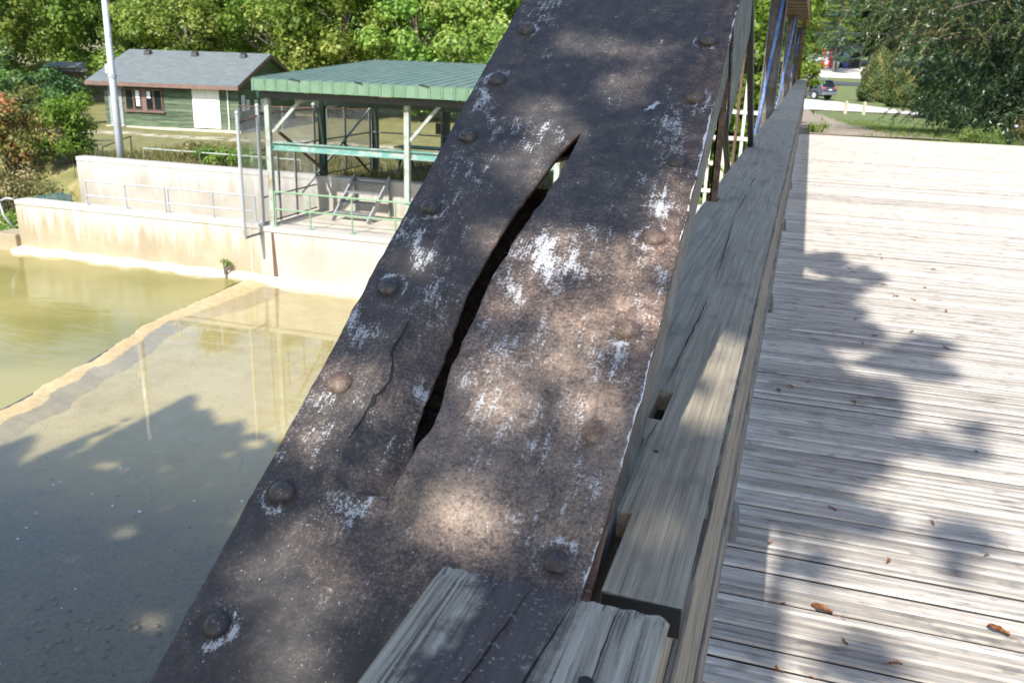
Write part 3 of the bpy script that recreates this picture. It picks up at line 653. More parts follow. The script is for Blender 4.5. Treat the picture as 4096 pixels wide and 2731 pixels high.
for i in range(300):
    y = Y0 + i * PITCH
    me = pm[int(rng.integers(14))]
    o = bpy.data.objects.new('plank', me); COL.objects.link(o); o.parent = deck
    o.location = (rng.uniform(-0.012, 0.012), y + rng.uniform(-0.0008, 0.0008), rng.uniform(-0.004, 0.003))
    o.rotation_euler = (rng.uniform(-0.05, 0.05), 0, rng.uniform(-0.0005, 0.0005))
VV, FF = [], []
base = 0
yy = list(np.arange(Y0 + 300 * PITCH, 21.6, PITCH)) + list(np.arange(Y0 - PITCH, -5.9, -PITCH))
for y in yy:
    me = pm[int(rng.integers(14))]
    v = np.array([p.co[:] for p in me.vertices]) + (0, y, rng.uniform(-0.004, 0.003))
    for p in me.polygons: FF.append(tuple(base + k for k in p.vertices))
    VV += [tuple(p) for p in v]; base += len(v)
bp = MB(); bp.v = VV; bp.f = FF
far_p = bp.build('far_planks', M['deck'], deck, fix=False); far_p.data.materials.append(M['deck_side'])
for p_ in far_p.data.polygons:
    if abs(p_.normal.y) > 0.9: p_.material_index = 1
far_p = far_p; far_p['kind'] = 'stuff'

# ------------------------------------------------------------------ timber railing
rail = empty('timber_railing', (-0.2, 2.0, 0.0))
tag(rail, 'weathered grey timber railing with a notched cap board beside the deck', 'railing')
RL = Vector(rail.location)
def under(o, root):
    """parent o to root keeping world coordinates"""
    o.parent = root; o.location = o.location - root.location
    return o
def cap_board(name, y0, y1, xl, xr, zt, th, crack, holes, notch, mat, dy=0.03):
    ysn = sorted(set([round(float(v), 4) for v in np.arange(y0, y1, dy)] + [y1] + [h for q in holes for h in q[2:]] + [h for q in notch for h in q[1:]]))
    ysn = [v for v in ysn if y0 <= v <= y1]
    xcol = sorted(set([xl, xr] + [h for q in holes for h in q[:2]] + [q[0] for q in notch]))
    V, F, idm = [], [], {}
    nkx = []
    for a, b in zip(xcol[:-1], xcol[1:]):
        nkx += list(np.linspace(a, b, 5)[:-1])
    nkx.append(xr)
    ck = [-0.0035, 0.0, 0.0035]
    for j, y in enumerate(ysn):
        row = [(x, 0.0) for x in nkx]
        cx = crack(y) if crack else None
        for i, (x, _) in enumerate(row):
            z = 0.0015 * math.sin(x * 40 + y * 2.3) + 0.001 * math.sin(y * 9 + x * 13)
            edge = -0.004 if i in (0, len(row) - 1) else 0.0
            idm[(i, j)] = len(V); V.append((x, y, zt + z + edge))
    for j in range(len(ysn) - 1):
        ym = 0.5 * (ysn[j] + ysn[j + 1])
        for i in range(len(nkx) - 1):
            xm = 0.5 * (nkx[i] + nkx[i + 1])
            if any(h[0] < xm < h[1] and h[2] < ym < h[3] for h in holes): continue
            if any(xm < q[0] and q[1] < ym < q[2] for q in notch): continue
            F.append((idm[(i, j)], idm[(i + 1, j)], idm[(i + 1, j + 1)], idm[(i, j + 1)]))
    mb = MB(); mb.v = V; mb.f = F
    o = mb.build(name, mat, fix=False)
    md = o.modifiers.new('thickness', 'SOLIDIFY'); md.thickness = th; md.offset = -1
    b = o.modifiers.new('edge', 'BEVEL'); b.width = 0.004; b.segments = 2; b.limit_method = 'ANGLE'; b.angle_limit = math.radians(50)
    under(o, rail)
    return o
cap1 = cap_board('cap_board', 0.812, 9.0, -0.338, -0.058, 1.054, 0.038, None,
                 [(-0.180, -0.156, 1.300, 1.435)],
                 [(-0.1445, 0.70, 0.988), (-0.168, 0.988, 1.22), (-0.289, 3.58, 3.72), (-0.292, 6.05, 6.30)], M['cap'])
cap2 = cap_board('cap_board', 9.005, 18.4, -0.336, -0.058, 1.052, 0.038, None, [], [], M['cap'], 0.2)
cap3 = cap_board('cap_board', 18.405, 28.4, -0.339, -0.060, 1.055, 0.038, None, [], [], M['cap'], 0.3)
# long drying cracks in the cap: thin wedge-shaped splits sunk into the board
def crack_strip(pts, wmax, zt, root, mat, name='split'):
    """an open V-shaped split, lips raised a hair above the surface"""
    mb = MB(); n = len(pts)
    for k, (x, y) in enumerate(pts):
        w = wmax * math.sin(math.pi * (k + 0.35) / (n - 0.3)) * random.uniform(0.45, 1.25)
        mb.v += [(x - w, y, zt + 0.0022), (x, y, zt + 0.0008), (x + w, y, zt + 0.0022)]
    for k in range(n - 1):
        a = 3 * k; mb.f += [(a, a + 1, a + 4, a + 3), (a + 1, a + 2, a + 5, a + 4)]
    o = mb.build(name, mat, fix=False)
    under(o, root) if root else None
    return o
def path_pts(p0, p1, n, j):
    return [(p0[0] + (p1[0] - p0[0]) * k / (n - 1) + random.uniform(-j, j), p0[1] + (p1[1] - p0[1]) * k / (n - 1)) for k in range(n)]
crack_strip(path_pts((-0.170, 1.46), (-0.165, 2.1), 26, 0.002), 0.0016, 1.054, rail, M['interior'])
crack_strip(path_pts((-0.163, 2.2), (-0.200, 3.3), 26, 0.003), 0.0018, 1.054, rail, M['interior'])
crack_strip(path_pts((-0.198, 3.2), (-0.190, 4.6), 26, 0.004), 0.002, 1.054, rail, M['interior'])
crack_strip(path_pts((-0.168, 1.06), (-0.160, 1.29), 12, 0.002), 0.0014, 1.054, rail, M['interior'])
# raised near board
def near_board():
    mb = MB(); x0, x1 = -0.302, -0.062; nxk = 40
    ysn = [-0.6, 0.0, 0.3, 0.5, 0.6, 0.68, 0.72, 0.743]
    for j, y in enumerate(ysn):
        for i in range(nxk + 1):
            x = x0 + (x1 - x0) * i / nxk
            z = 1.09 + 0.0012 * math.sin(x * 55) + 0.0008 * math.sin(x * 140 + 1)
            dy = 0.0
            if j == len(ysn) - 1: dy = 0.0012 * math.sin(x * 310) + 0.0008 * math.sin(x * 173 + 1.1) + random.uniform(-0.0016, 0.0016) + (0.012 * (i / nxk - 0.5) * -1)
            if i in (0, nxk): z -= 0.004
            if j == len(ysn) - 1: z -= 0.0025
            mb.v.append((x, y + dy, z))
    for j in range(len(ysn) - 1):
        for i in range(nxk):
            a = j * (nxk + 1) + i; mb.f.append((a, a + 1, a + nxk + 2, a + nxk + 1))
    o = mb.build('top_board', M['near_board'], fix=False)
    md = o.modifiers.new('thickness', 'SOLIDIFY'); md.thickness = 0.039; md.offset = -1
    b = o.modifiers.new('edge', 'BEVEL'); b.width = 0.005; b.segments = 3; b.limit_method = 'ANGLE'; b.angle_limit = math.radians(50)
    under(o, rail); o['label'] = 'short raised board with a dark purple stain'
    return o
nb = near_board()
for (a, b, w) in (((-0.165, 0.35), (-0.135, 0.60), 0.0011), ((-0.185, 0.40), (-0.155, 0.735), 0.0013), ((-0.118, 0.42), (-0.112, 0.735), 0.0009), ((-0.222, 0.5), (-0.20, 0.735), 0.0009)):
    crack_strip(path_pts(a, b, 18, 0.0008), w, 1.0905, rail, M['interior'])
under(MB().box(-0.1435, -0.0585, 0.8085, 0.8115, 1.0165, 1.0515).build('end_slab', M['interior']), rail)  # thin dark slab over the cut end of the cap board
# nail hole
mb = MB()
pts = [(0.006 * math.cos(t) * (1 + 0.25 * math.sin(3 * t)), 0.008 * math.sin(t)) for t in np.linspace(0, 6.283, 13)[:-1]]
mb.prism([(-0.118 + a, 0.617 + b) for a, b in pts], 'z', 1.0895, 1.0928)
under(mb.build('nail_hole', M['interior']), rail)
for (x, y) in ((-0.145, 1.18), ):
    under(MB().tube([(x, y, 1.050), (x, y, 1.0562)], 0.0038, 8).build('nail', M['steel_dark']), rail)
# side boards seen edge-on below the cap
for (xf, z0, z1, th) in ((-0.074, 0.905, 1.012, 0.036), (-0.070, 0.64, 0.82, 0.038), (-0.073, 0.38, 0.56, 0.038), (-0.066, 0.115, 0.30, 0.038)):
    for (ya, yb) in ((-1.0, 5.9), (5.905, 12.5), (12.505, 20.0), (20.005, 28.0)):
        j = random.uniform(-0.003, 0.003)
        under(MB().box(xf - th + j, xf + j, ya, yb, z0, z1).build('side_board', M['rail'], bevel=0.004), rail)
for k in range(12):
    y = -0.35 + 3.1 * k - 0.0
    under(MB().box(-0.205, -0.115, y, y + 0.09, -0.15, 1.012).build('post', M['post_wood'], bevel=0.004), rail)
# rounded blocks at the post feet, poking out past the side boards
for y in (2.88, 5.95, 9.05, 12.1):
    prof = [(-0.11, -0.03), (-0.046, -0.03), (-0.046, 0.04), (-0.05, 0.08), (-0.06, 0.105), (-0.07, 0.11), (-0.11, 0.11)]
    under(MB().prism(prof, 'y', y - 0.045, y + 0.055).build('foot_block', M['post_grey'], bevel=0.006), rail)
# lichen pads under the cap edge
for k in range(34):
    y = 0.55 + k * 0.105 + random.uniform(-0.04, 0.04)
    if random.random() < 0.35: continue
    r = random.uniform(0.006, 0.014)
    o = MB()
    o.v = [tuple(Vector(v) * (1 + random.uniform(-0.2, 0.2))) for v in ico_v]; o.f = [tuple(f) for f in ico_f]
    ob = o.build('lichen_pad', M['moss'], smooth=True); ob.scale = (r * 0.7, r * random.uniform(1.4, 3.0), r); ob.location = (-0.064, y, 1.014)
    under(ob, rail)
# blocking seen down in the notch beside the end post
under(MB().box(-0.168, -0.125, 0.70, 0.86, 0.62, 0.985).build('under_cap_block', M['post_wood'], bevel=0.006), rail)
under(MB().box(-0.30, -0.118, 1.22, 2.2, 0.86, 0.93).build('under_cap_block', M['interior']), rail)  # black block added under the slot so the hole looks dark
under(MB().box(-0.30, -0.150, 0.10, 0.70, 0.93, 1.048).build('packer', M['rail'], bevel=0.004), rail)

# ------------------------------------------------------------------ steel truss
truss = empty('bridge_truss', (-0.37, 0.4, 0.0))
tag(truss, 'old riveted steel bridge truss with a torn rusty end post', 'bridge truss')
T_ = 0.6; CT = math.sqrt(1 + T_ * T_)
NRM = Vector((0, -T_, 1)).normalized(); DIR = Vector((0, 1, T_)).normalized()
def P(u, v, h=0.0):
    """plate coordinates: u across (world x), v up the slope, h off the surface"""
    return Vector((u, v / CT, 0.57 + T_ * v / CT)) + NRM * h
VROW = np.concatenate([np.arange(0.30, 2.45, 0.006), np.arange(2.45, 3.86, 0.06)])
TLp = ([0.995, 1.035, 1.064, 1.106, 1.164, 1.227, 1.268, 1.306, 1.37, 1.451, 1.508, 1.56, 1.606, 1.644, 1.697, 1.735, 1.757],
       [-.412, -.413, -.417, -.423, -.428, -.4285, -.4285, -.428, -.425, -.421, -.415, -.407, -.397, -.389, -.381, -.367, -.3555])
TRp = ([0.995, 1.035, 1.078, 1.096, 1.132, 1.186, 1.255, 1.30, 1.384, 1.45, 1.511, 1.551, 1.581, 1.632, 1.701, 1.726, 1.757],
       [-.412, -.411, -.409, -.4025, -.4005, -.4065, -.409, -.4045, -.4065, -.398, -.392, -.383, -.3775, -.3675, -.359, -.3585, -.3555])
_jr = {k: np.random.default_rng(k).normal(0, 1, 900) for k in (3, 7, 11, 17)}
def jag(v, k):
    a = _jr[k]; return 0.0006 * float(np.interp(v * 28, np.arange(900), a)) + 0.0005 * float(np.interp(v * 90, np.arange(900), a[::-1]))
def tear(v):
    if v <= 0.996 or v >= 1.757: return None
    j1 = jag(v, 11) * 1.5; j2 = jag(v, 17) * 1.8
    return float(np.interp(v, *TLp)) + j1, float(np.interp(v, *TRp)) + j2
def gauss(x, s): return math.exp(-0.5 * (x / s) ** 2)
def plate_h(u, v, side):
    h = 0.0
    win = float(sm((v - 0.985) / 0.03) * sm((1.62 - v) / 0.35))
    if side == 'L':
        cx = -0.494 + 0.004 * math.sin(v * 40)
        k = min(1, max(0, (u - cx) / (0.075)))
        w2 = float(sm((v - 0.998) / 0.022) * sm((1.36 - v) / 0.10))
        h -= w2 * (0.004 * (1 if u > cx else 0) + 0.026 * k)
        h -= 0.010 * float(sm((v - 1.0) / 0.05) * sm((1.70 - v) / 0.3)) * min(1, max(0, (u + 0.50) / 0.09))
        h += w2 * 0.004 * gauss(u - cx + 0.006, 0.010)
    if side == 'R':
        h += 0.010 * win * gauss(u + 0.352, 0.035) + 0.004 * win * gauss(u + 0.306, 0.006) * float(sm((1.46 - v) / 0.05))
        h += 0.004 * win
        h -= 0.006 * float(sm((v - 1.02) / 0.08) * sm((1.35 - v) / 0.1)) * gauss(u + 0.25, 0.04)
    h += 0.0012 * math.sin(u * 23 + v * 5) + 0.001 * math.sin(v * 14 + u * 9)
    return h
def field(ells, u, v, soft=1.0):
    a = 0.0
    u, v = u + 0.012 * np.sin(v * 31 + u * 12) + 0.008 * np.sin(v * 73 + 2), v + 0.02 * np.sin(u * 38 + 1) + 0.012 * np.sin(u * 91 + v * 17)
    for (cx, cy, ax, ay, bx, by, s) in ells:
        det = ax * by - ay * bx
        du, dv = u - cx, v - cy
        p = (du * by - dv * bx) / det; q = (ax * dv - ay * du) / det
        r2 = p * p + q * q
        a = np.maximum(a, s * np.exp(-0.6 * r2 * soft)) if not np.isscalar(a) or True else a
    return a
RV_L = [0.629, 0.811, 0.983, 1.160, 1.342, 1.526, 1.717, 1.896, 2.079, 2.262]; RV_R = [0.785, 0.966, 1.141, 1.315, 1.503, 1.690, 1.873, 2.054, 2.236]; RU_R = [-0.199, -0.199, -0.198, -0.191, -0.189, -0.189, -0.186, -0.187, -0.187]
RIVETS = [(-0.553, q) for q in RV_L] + list(zip(RU_R, RV_R))
def build_plate():
    NL, NR = 40, 40
    V, PA, F, ED, US = [], [], [], [], []
    rows = []
    for v in VROW:
        t = tear(v)
        eL = -0.590 + jag(v, 3)
        eR = -0.150 - float(np.interp(v, [0.3, 0.93, 1.08, 1.2], [0.022, 0.013, 0.004, 0])) + jag(v, 7)
        tl = t[0] if t else float(np.interp(v, *TLp)); tr = t[1] if t else tl
        if t:
            wv = float(sm((v - 0.995) / 0.09) * sm((1.72 - v) / 0.25)); tl -= 0.008 * wv; tr += 0.003 * wv
        if v > 1.757: tl = tr = float(np.interp(v, [1.757, 2.2, 3.9], [-0.3555, -0.37, -0.37]))
        if v < 0.996: tl = tr = float(np.interp(v, [0.3, 0.996], [-0.38, -0.412]))
        ul = [eL + (tl - eL) * i / NL for i in range(NL + 1)]
        ur = [tr + (eR - tr) * i / NR for i in range(NR + 1)]
        rows.append((v, ul, ur, t is not None))
    idl, idr = [], []
    for (v, ul, ur, op) in rows:
        ids = []
        for u in ul:
            h = plate_h(u, v, 'L') if op or True else 0
            ids.append(len(V)); V.append(P(u, v, h)); US.append((u, v))
        idl.append(ids)
        ids2 = []
        for i, u in enumerate(ur):
            if i == 0 and not op: ids2.append(ids[-1]); continue
            ids2.append(len(V)); V.append(P(u, v, plate_h(u, v, 'R'))); US.append((u, v))
        idr.append(ids2)
    for j in range(len(rows) - 1):
        for ids in (idl, idr):
            for i in range(len(ids[j]) - 1):
                F.append((ids[j][i], ids[j][i + 1], ids[j + 1][i + 1], ids[j + 1][i]))
    US = np.array(US); u, v = US[:, 0], US[:, 1]
    paint = field(PAINT, u, v)
    right = sm((u + 0.52) / 0.2)
    rust = 0.22 + 0.55 * np.exp(-((v - 1.25) / 0.34) ** 2) * right + 0.18 * np.exp(-((v - 1.05) / 0.18) ** 2)
    rust += 0.35 * sm((u + 0.24) / 0.08) * sm((v - 1.0) / 0.3)
    rust -= 0.35 * np.exp(-(((v - 1.62) / 0.14) ** 2 + ((u + 0.29) / 0.07) ** 2)) + 0.3 * np.exp(-(((v - 1.85) / 0.3) ** 2 + ((u + 0.42) / 0.1) ** 2))
    rust -= 0.25 * sm((0.93 - v) / 0.1) * (1 - sm((u + 0.3) / 0.15))
    bloom = 0.9 * np.exp(-((v - 1.10) / 0.20) ** 2) * (0.35 + 0.65 * right) + 0.3 * np.exp(-((v - 1.45) / 0.25) ** 2) * right
    eR = -0.150 - np.interp(v, [0.3, 0.93, 1.08, 1.2], [0.022, 0.013, 0.004, 0])
    edge = np.exp(-((u - eR + 0.001) / 0.0045) ** 2) * 0.95 + np.exp(-((u + 0.588) / 0.003) ** 2) * 0.45
    edge = edge * (0.76 + 0.36 * np.sin(v * 17) * np.sin(v * 5.3 + 1))
    grime = np.zeros(len(u))
    for k_, (ru_, rv_) in enumerate(RIVETS):
        d_ = np.hypot(u - ru_, v - rv_); an = np.arctan2(v - rv_, u - ru_)
        grime = np.maximum(grime, np.exp(-((d_ - 0.0175) / 0.0035) ** 2) * (0.75 + 0.25 * np.sin(an * 2 + k_)))
        paint = np.maximum(paint, np.exp(-((d_ - 0.026) / 0.006) ** 2) * (0.5 + 0.5 * np.sin(an + k_ * 1.7)) * (0.85 if k_ % 3 else 0.4))
    o = np_mesh('cover_plate', np.array([tuple(p) for p in V]), F, M['plate'], smooth=True, vattr={'paint': paint, 'rust': rust, 'edge': edge, 'bloom': bloom, 'grime': grime})
    md = o.modifiers.new('thickness', 'SOLIDIFY'); md.thickness = 0.010; md.offset = -1
    o.data.materials.append(M['rust_edge']); md.material_offset_rim = 1
    under(o, truss); o['label'] = 'rusty riveted cover plate, torn and flaked with white paint'
    return o
cover = build_plate()
# rivets: domed heads, worn nearly flat on the last ones of one row
def rivet_mesh(name, r, h, mat, seed):
    rr = np.random.default_rng(seed); mb = MB(); n = 20; rings = [(1.0, 0.0), (1.0, 0.12), (0.95, 0.34), (0.82, 0.60), (0.6, 0.82), (0.32, 0.96)]
    for (a, b) in rings:
        for k in range(n):
            t = 2 * math.pi * k / n; j = 1 + rr.uniform(-0.03, 0.03)
            mb.v.append((r * a * j * math.cos(t), r * a * j * math.sin(t), h * b * j))
    mb.v.append((0, 0, h))
    for i in range(len(rings) - 1):
        for k in range(n):
            mb.f.append((i * n + k, i * n + (k + 1) % n, (i + 1) * n + (k + 1) % n, (i + 1) * n + k))
    for k in range(n): mb.f.append(((len(rings) - 1) * n + k, (len(rings) - 1) * n + (k + 1) % n, len(mb.v) - 1))
    return mb
RM = Matrix((Vector((1, 0, 0)), DIR, NRM)).transposed()
def rivet(u, v, r, h, mat, seed):
    o = rivet_mesh('rivet', r, h, mat, seed).build('rivet', mat, smooth=True)
    side = 'L' if u < -0.39 else 'R'
    p = P(u, v, plate_h(u, v, side) - 0.001)
    o.rotation_euler = RM.to_euler(); o.rotation_euler.rotate_axis('Z', seed * 1.3)
    o.location = p - cover.location - truss.location; o.parent = cover
    return o
for k, v in enumerate([0.629, 0.811, 0.983, 1.160, 1.342, 1.526, 1.717, 1.896, 2.079, 2.262]):
    rivet(-0.553 + (0.004 if k in (1, 8) else 0), v, 0.0168 * random.uniform(0.94, 1.07), 0.0135 * random.uniform(0.75, 1.1), M['rivet_rust'] if k == 3 else M['rivet_dark'], k)
for k, v in enumerate([0.785, 0.966, 1.141, 1.315, 1.503, 1.690, 1.873, 2.054, 2.236]):
    flatr = k in (1, 2)
    rivet([-0.199, -0.199, -0.198, -0.191, -0.189, -0.189, -0.186, -0.187, -0.187][k], v, 0.0150 if flatr else 0.0168 * random.uniform(0.94, 1.07), 0.0055 if flatr else 0.0135 * random.uniform(0.75, 1.1), M['rivet_rust'] if k in (2, 3, 4, 6) else M['rivet_dark'], 30 + k)
# the open crease beside the fold on the lower left of the plate
mb = MB(); pts = [(-.493, 1.294), (-.496, 1.256), (-.498, 1.22), (-.489, 1.181), (-.493, 1.147), (-.495, 1.105), (-.501, 1.073)]
pp = []
for (a, b) in zip(pts[:-1], pts[1:]):
    for t in (0, 0.33, 0.66): pp.append((a[0] + (b[0] - a[0]) * t + random.uniform(-.0018, .0018), a[1] + (b[1] - a[1]) * t))
pp.append(pts[-1]); n = len(pp)
for k, (u, v) in enumerate(pp):
    w = 0.0030 * math.sin(math.pi * (k + 0.4) / n) * random.uniform(0.5, 1.2)
    for q, hh in ((u - w, 0.0012), (u, 0.0002), (u + w, 0.0012)):
        mb.v.append(tuple(P(q, v, plate_h(u, v, 'L') + hh)))
for k in range(n - 1):
    a = 3 * k; mb.f += [(a, a + 1, a + 4, a + 3), (a + 1, a + 2, a + 5, a + 4)]
o = mb.build('crease', M['interior'], fix=False); under(o, truss)
# side channels of the end post
def slope_box(name, u0, u1, v0, v1, h0, h1, mat):
    mb = MB()
    mb.v = [tuple(P(u, v, h)) for h in (h0, h1) for (u, v) in ((u0, v0), (u1, v0), (u1, v1), (u0, v1))]
    mb.f = [(0, 3, 2, 1), (4, 5, 6, 7), (0, 1, 5, 4), (1, 2, 6, 5), (2, 3, 7, 6), (3, 0, 4, 7)]
    o = mb.build(name, mat, bevel=0.002); under(o, truss); return o
slope_box('channel_web', -0.172, -0.163, 0.10, 3.84, -0.160, -0.0135, M['channel'])
slope_box('channel_flange', -0.205, -0.164, 0.10, 3.84, -0.168, -0.158, M['channel'])
slope_box('bottom_plate', -0.57, -0.21, 0.30, 1.80, -0.178, -0.169, M['rust_edge'])
slope_box('angle_leg', -0.176, -0.1555, 0.10, 3.84, -0.0190, -0.0118, M['rust_edge'])
slope_box('channel_web', -0.580, -0.571, 0.10, 3.84, -0.160, -0.0135, M['channel'])
slope_box('channel_flange', -0.571, -0.545, 0.10, 3.84, -0.168, -0.158, M['rust_edge'])
for k in range(14):
    v = 0.35 + k * 0.25
    mb = MB(); a, b = ((-0.56, v), (-0.18, v + 0.25)) if k % 2 == 0 else ((-0.18, v), (-0.56, v + 0.25))
    if v < 1.85: continue
    mb.bar(P(a[0], a[1], -0.172), P(b[0], b[1], -0.172), 0.05, 0.008, up=NRM)
    under(mb.build('lacing_bar', M['rust_edge']), truss)
slope_box('gusset', -0.162, -0.156, 2.20, 2.62, -0.30, -0.02, M['channel'])
# hip joint, top chord and the far end post
CZ0, CZ1 = 2.36, 2.56
for (x0, x1) in ((-0.172, -0.163), (-0.580, -0.571)):
    under(MB().box(x0, x1, 3.25, 25.2, CZ0, CZ1 - 0.011).build('top_chord_web', M['chord_tan']), truss)
under(MB().box(-0.59, -0.15, 3.25, 25.2, CZ1 - 0.010, CZ1).build('top_chord_plate', M['plate']), truss)
for k in range(24):
    y = 4.0 + k * 0.88
    under(MB().box(-0.585, -0.16, y, y + 0.16, CZ0 - 0.010, CZ0 - 0.001).build('tie_plate', M['chord_tan']), truss)
HIP2 = 25.2; FB = 28.3
def fbox(name, x0, x1, a, b, mat):
    mb = MB()
    (ya, za), (yb, zb) = a, b
    mb.v = [(x, y, z) for x in (x0, x1) for (y, z) in ((ya, za), (yb, zb), (yb, zb + 0.19), (ya, za + 0.19))]
    mb.f = [(0, 1, 2, 3), (4, 7, 6, 5), (0, 4, 5, 1), (1, 5, 6, 2), (2, 6, 7, 3), (3, 7, 4, 0)]
    under(mb.build(name, mat), truss)
fbox('far_end_web', -0.36, -0.27, (HIP2, CZ0 - 0.0), (FB, 0.60), M['chord_tan'])
fbox('far_end_web', -0.58, -0.50, (HIP2, CZ0 - 0.0), (FB, 0.60), M['chord_tan'])
for k in range(7):
    t = k / 6.5
    y = HIP2 + (FB - HIP2) * t; z = CZ0 + (0.60 - CZ0) * t
    under(MB().box(-0.60, -0.25, y, y + 0.12, z - 0.02, z - 0.008).build('tie_plate', M['chord_tan']), truss)
# verticals outside the cap board: grey H section with a sloping blue flat bar
for (y, k) in ((10.6, 1.0), (17.4, 1.02), (24.6, 1.04)):
    under(MB().box(-0.500, -0.345, y + 0.06, y + 0.072, -0.4, 2.36).build('post_web', M['post_grey']), truss)
    under(MB().box(-0.510, -0.499, y, y + 0.13, -0.4, 2.36).build('post_flange', M['post_grey']), truss)
    under(MB().box(-0.346, -0.336, y, y + 0.13, -0.4, 2.36).build('post_flange', M['post_grey']), truss)
    mb = MB(); mb.bar((-0.515, y + 0.03, 0.78), (-0.365, y + 0.03, 2.34), 0.034, 0.02, up=(0, -1, 0))
    under(mb.build('blue_bar', M['blue']), truss)
# hip hanger and tension rods
under(MB().box(-0.322, -0.316, 3.60, 3.70, -0.3, 2.5).build('hanger', M['steel_dark']), truss)
under(MB().box(-0.322, -0.292, 3.60, 3.606, -0.3, 2.5).build('hanger', M['rust_edge']), truss)
def rod(x, wy=0.036):
    mb = MB(); mb.bar((x, 3.3, 2.535), (x, 8.5, -0.27), wy, 0.05, up=(1, 0, 0))
    mb.v = mb.v; under(mb.build('tension_bar', M['steel_dark'], bevel=0.004), truss)
for x in (-0.312, -0.470):
    mb = MB(); mb.bar((x, 3.3, 2.535), (x, 8.6, -0.32), 0.034, 0.045, up=(0, 0.5, 1))
    under(mb.build('tension_bar', M['steel_dark'], bevel=0.004), truss)
under(MB().box(-0.6, -0.35, 0.0, 28.5, -0.75, -0.45).build('bottom_chord', M['channel']), truss)

# ------------------------------------------------------------------ dry leaves on the deck
M['dry_leaf'] = flat('dry_leaf', (0.22, 0.085, 0.03), 0.7, 0.5, 60)
def dry_leaf(seed):
    r = np.random.default_rng(seed); L = 0.055; n = 9; mb = MB()
    for k in range(n):
        t = k / (n - 1); x = (t - 0.5) * L
        w = 0.010 * math.sin(math.pi * min(1, t * 0.92 + 0.06)) ** 0.8 * (1 + r.uniform(-0.25, 0.25)); bend = 0.010 * math.sin(t * 3.1 + seed) * (1 if seed % 2 else -1)
        z = 0.004 + 0.010 * abs(math.sin(t * 2.6 + seed * 0.7))
        mb.v += [(x, bend - w, z + 0.006 + 0.004 * r.random()), (x, bend, z), (x, bend + w, z + 0.007 + 0.004 * r.random())]
    for k in range(n - 1):
        a = 3 * k; mb.f += [(a, a + 1, a + 4, a + 3), (a + 1, a + 2, a + 5, a + 4)]
    b = len(mb.v)
    mb.tube([(L / 2, bend, z), (L / 2 + 0.014, bend + 0.004, z + 0.002), (L / 2 + 0.028, bend + 0.012, 0.004)], 0.0009, 4)
    return mb
dl = []
for s in range(6):
    o = dry_leaf(s).build('dry_leaf', M['dry_leaf'], smooth=True); dl.append(o)
used = [False] * 6
for k, (x, y) in enumerate(LEAVES):
    s = k % 6
    if used[s]: o = dup(dl[s])
    else: o = dl[s]; used[s] = True
    o.location = (x, y, 0.001); o.rotation_euler = (0, 0, rng.uniform(0, 6.28))
    q = rng.uniform(0.45, 0.8) * (0.8 if y < 4 else 1.1)
    o.scale = (q, q, q)
    tag(o, 'small curled brown dry leaf lying on the sunlit deck boards', 'leaf', 'dry leaves scattered over the deck')
for (x, y, rz, q, lab) in ((0.235, 2.50, -0.5, 1.25, 'longest rusty curled leaf near the shaded rail on the deck'), (0.735, 2.575, -0.7, 1.2, 'bright orange curled leaf at the near edge of the deck')):
    o = dup(dl[0], (x, y, 0.001), (0, 0, rz), None, (q, q, q)); o['label'] = lab
    if 'group' in o: del o['group']

# ------------------------------------------------------------------ green hut
HUT = empty('hut', (-31.55, 35.25, -2.52), math.radians(10.2))
tag(HUT, 'dark green hut with wavy board siding and a grey shingled roof', 'hut')
HL, HD, HH, OV, RISE = 6.62, 7.0, 2.28, 0.58, 1.20
def hp(mb, name, mat, parent=HUT, **k): return mb.build(name, mat, parent, **k)
hp(MB().box(0.02, HL - 0.02, 0.02, HD - 0.02, 0.14, HH), 'wall', M['siding'])
hp(MB().box(-0.06, HL + 0.06, -0.06, HD + 0.06, -0.5, 0.14), 'foundation', M['conc_foot'])
def wavy(L, h, seed, th=0.03, n=16):
    r = np.random.default_rng(seed); mb = MB()
    for k in range(n + 1):
        x = L * k / n; zb = 0.018 * math.sin(x * 4.3 + seed) + 0.014 * math.sin(x * 9.1 + seed * 2.2) + r.uniform(-0.008, 0.008)
        mb.v += [(x, -th, zb), (x, -0.004, h), (x, 0, h), (x, 0, zb)]
    for k in range(n):
        a = 4 * k; b = a + 4
        mb.f += [(a, b, b + 1, a + 1), (a, a + 3, b + 3, b), (a + 1, b + 1, b + 2, a + 2)]
    mb.f += [(0, 1, 2, 3), (4 * n, 4 * n + 3, 4 * n + 2, 4 * n + 1)]
    return mb
NB = 12; bh = (HH - 0.14) / NB
for k in range(NB):
    o = hp(wavy(HL + 0.02, bh + 0.015, k), 'siding_board', M['siding']); o.location = (-0.01, 0.0, 0.14 + k * bh)
    o = hp(wavy(HD, bh + 0.015, 40 + k, n=12), 'siding_board', M['siding']); o.location = (HL, 0.0, 0.14 + k * bh); o.rotation_euler = (0, 0, math.pi / 2)
ng = 6; gh = RISE / ng
for k in range(ng):
    z = HH + k * gh; half = HD / 2 * (1 - (k + 1) / ng)
    if half < 0.1: continue
    o = hp(wavy(2 * half, gh + 0.01, 80 + k, n=8), 'siding_board', M['siding']); o.location = (HL, HD / 2 - half, z); o.rotation_euler = (0, 0, math.pi / 2)
mb = MB(); mb.prism([(0, HH), (HD, HH), (HD / 2, HH + RISE)], 'x', 0.03, HL - 0.03); hp(mb, 'gable_wall', M['siding'])
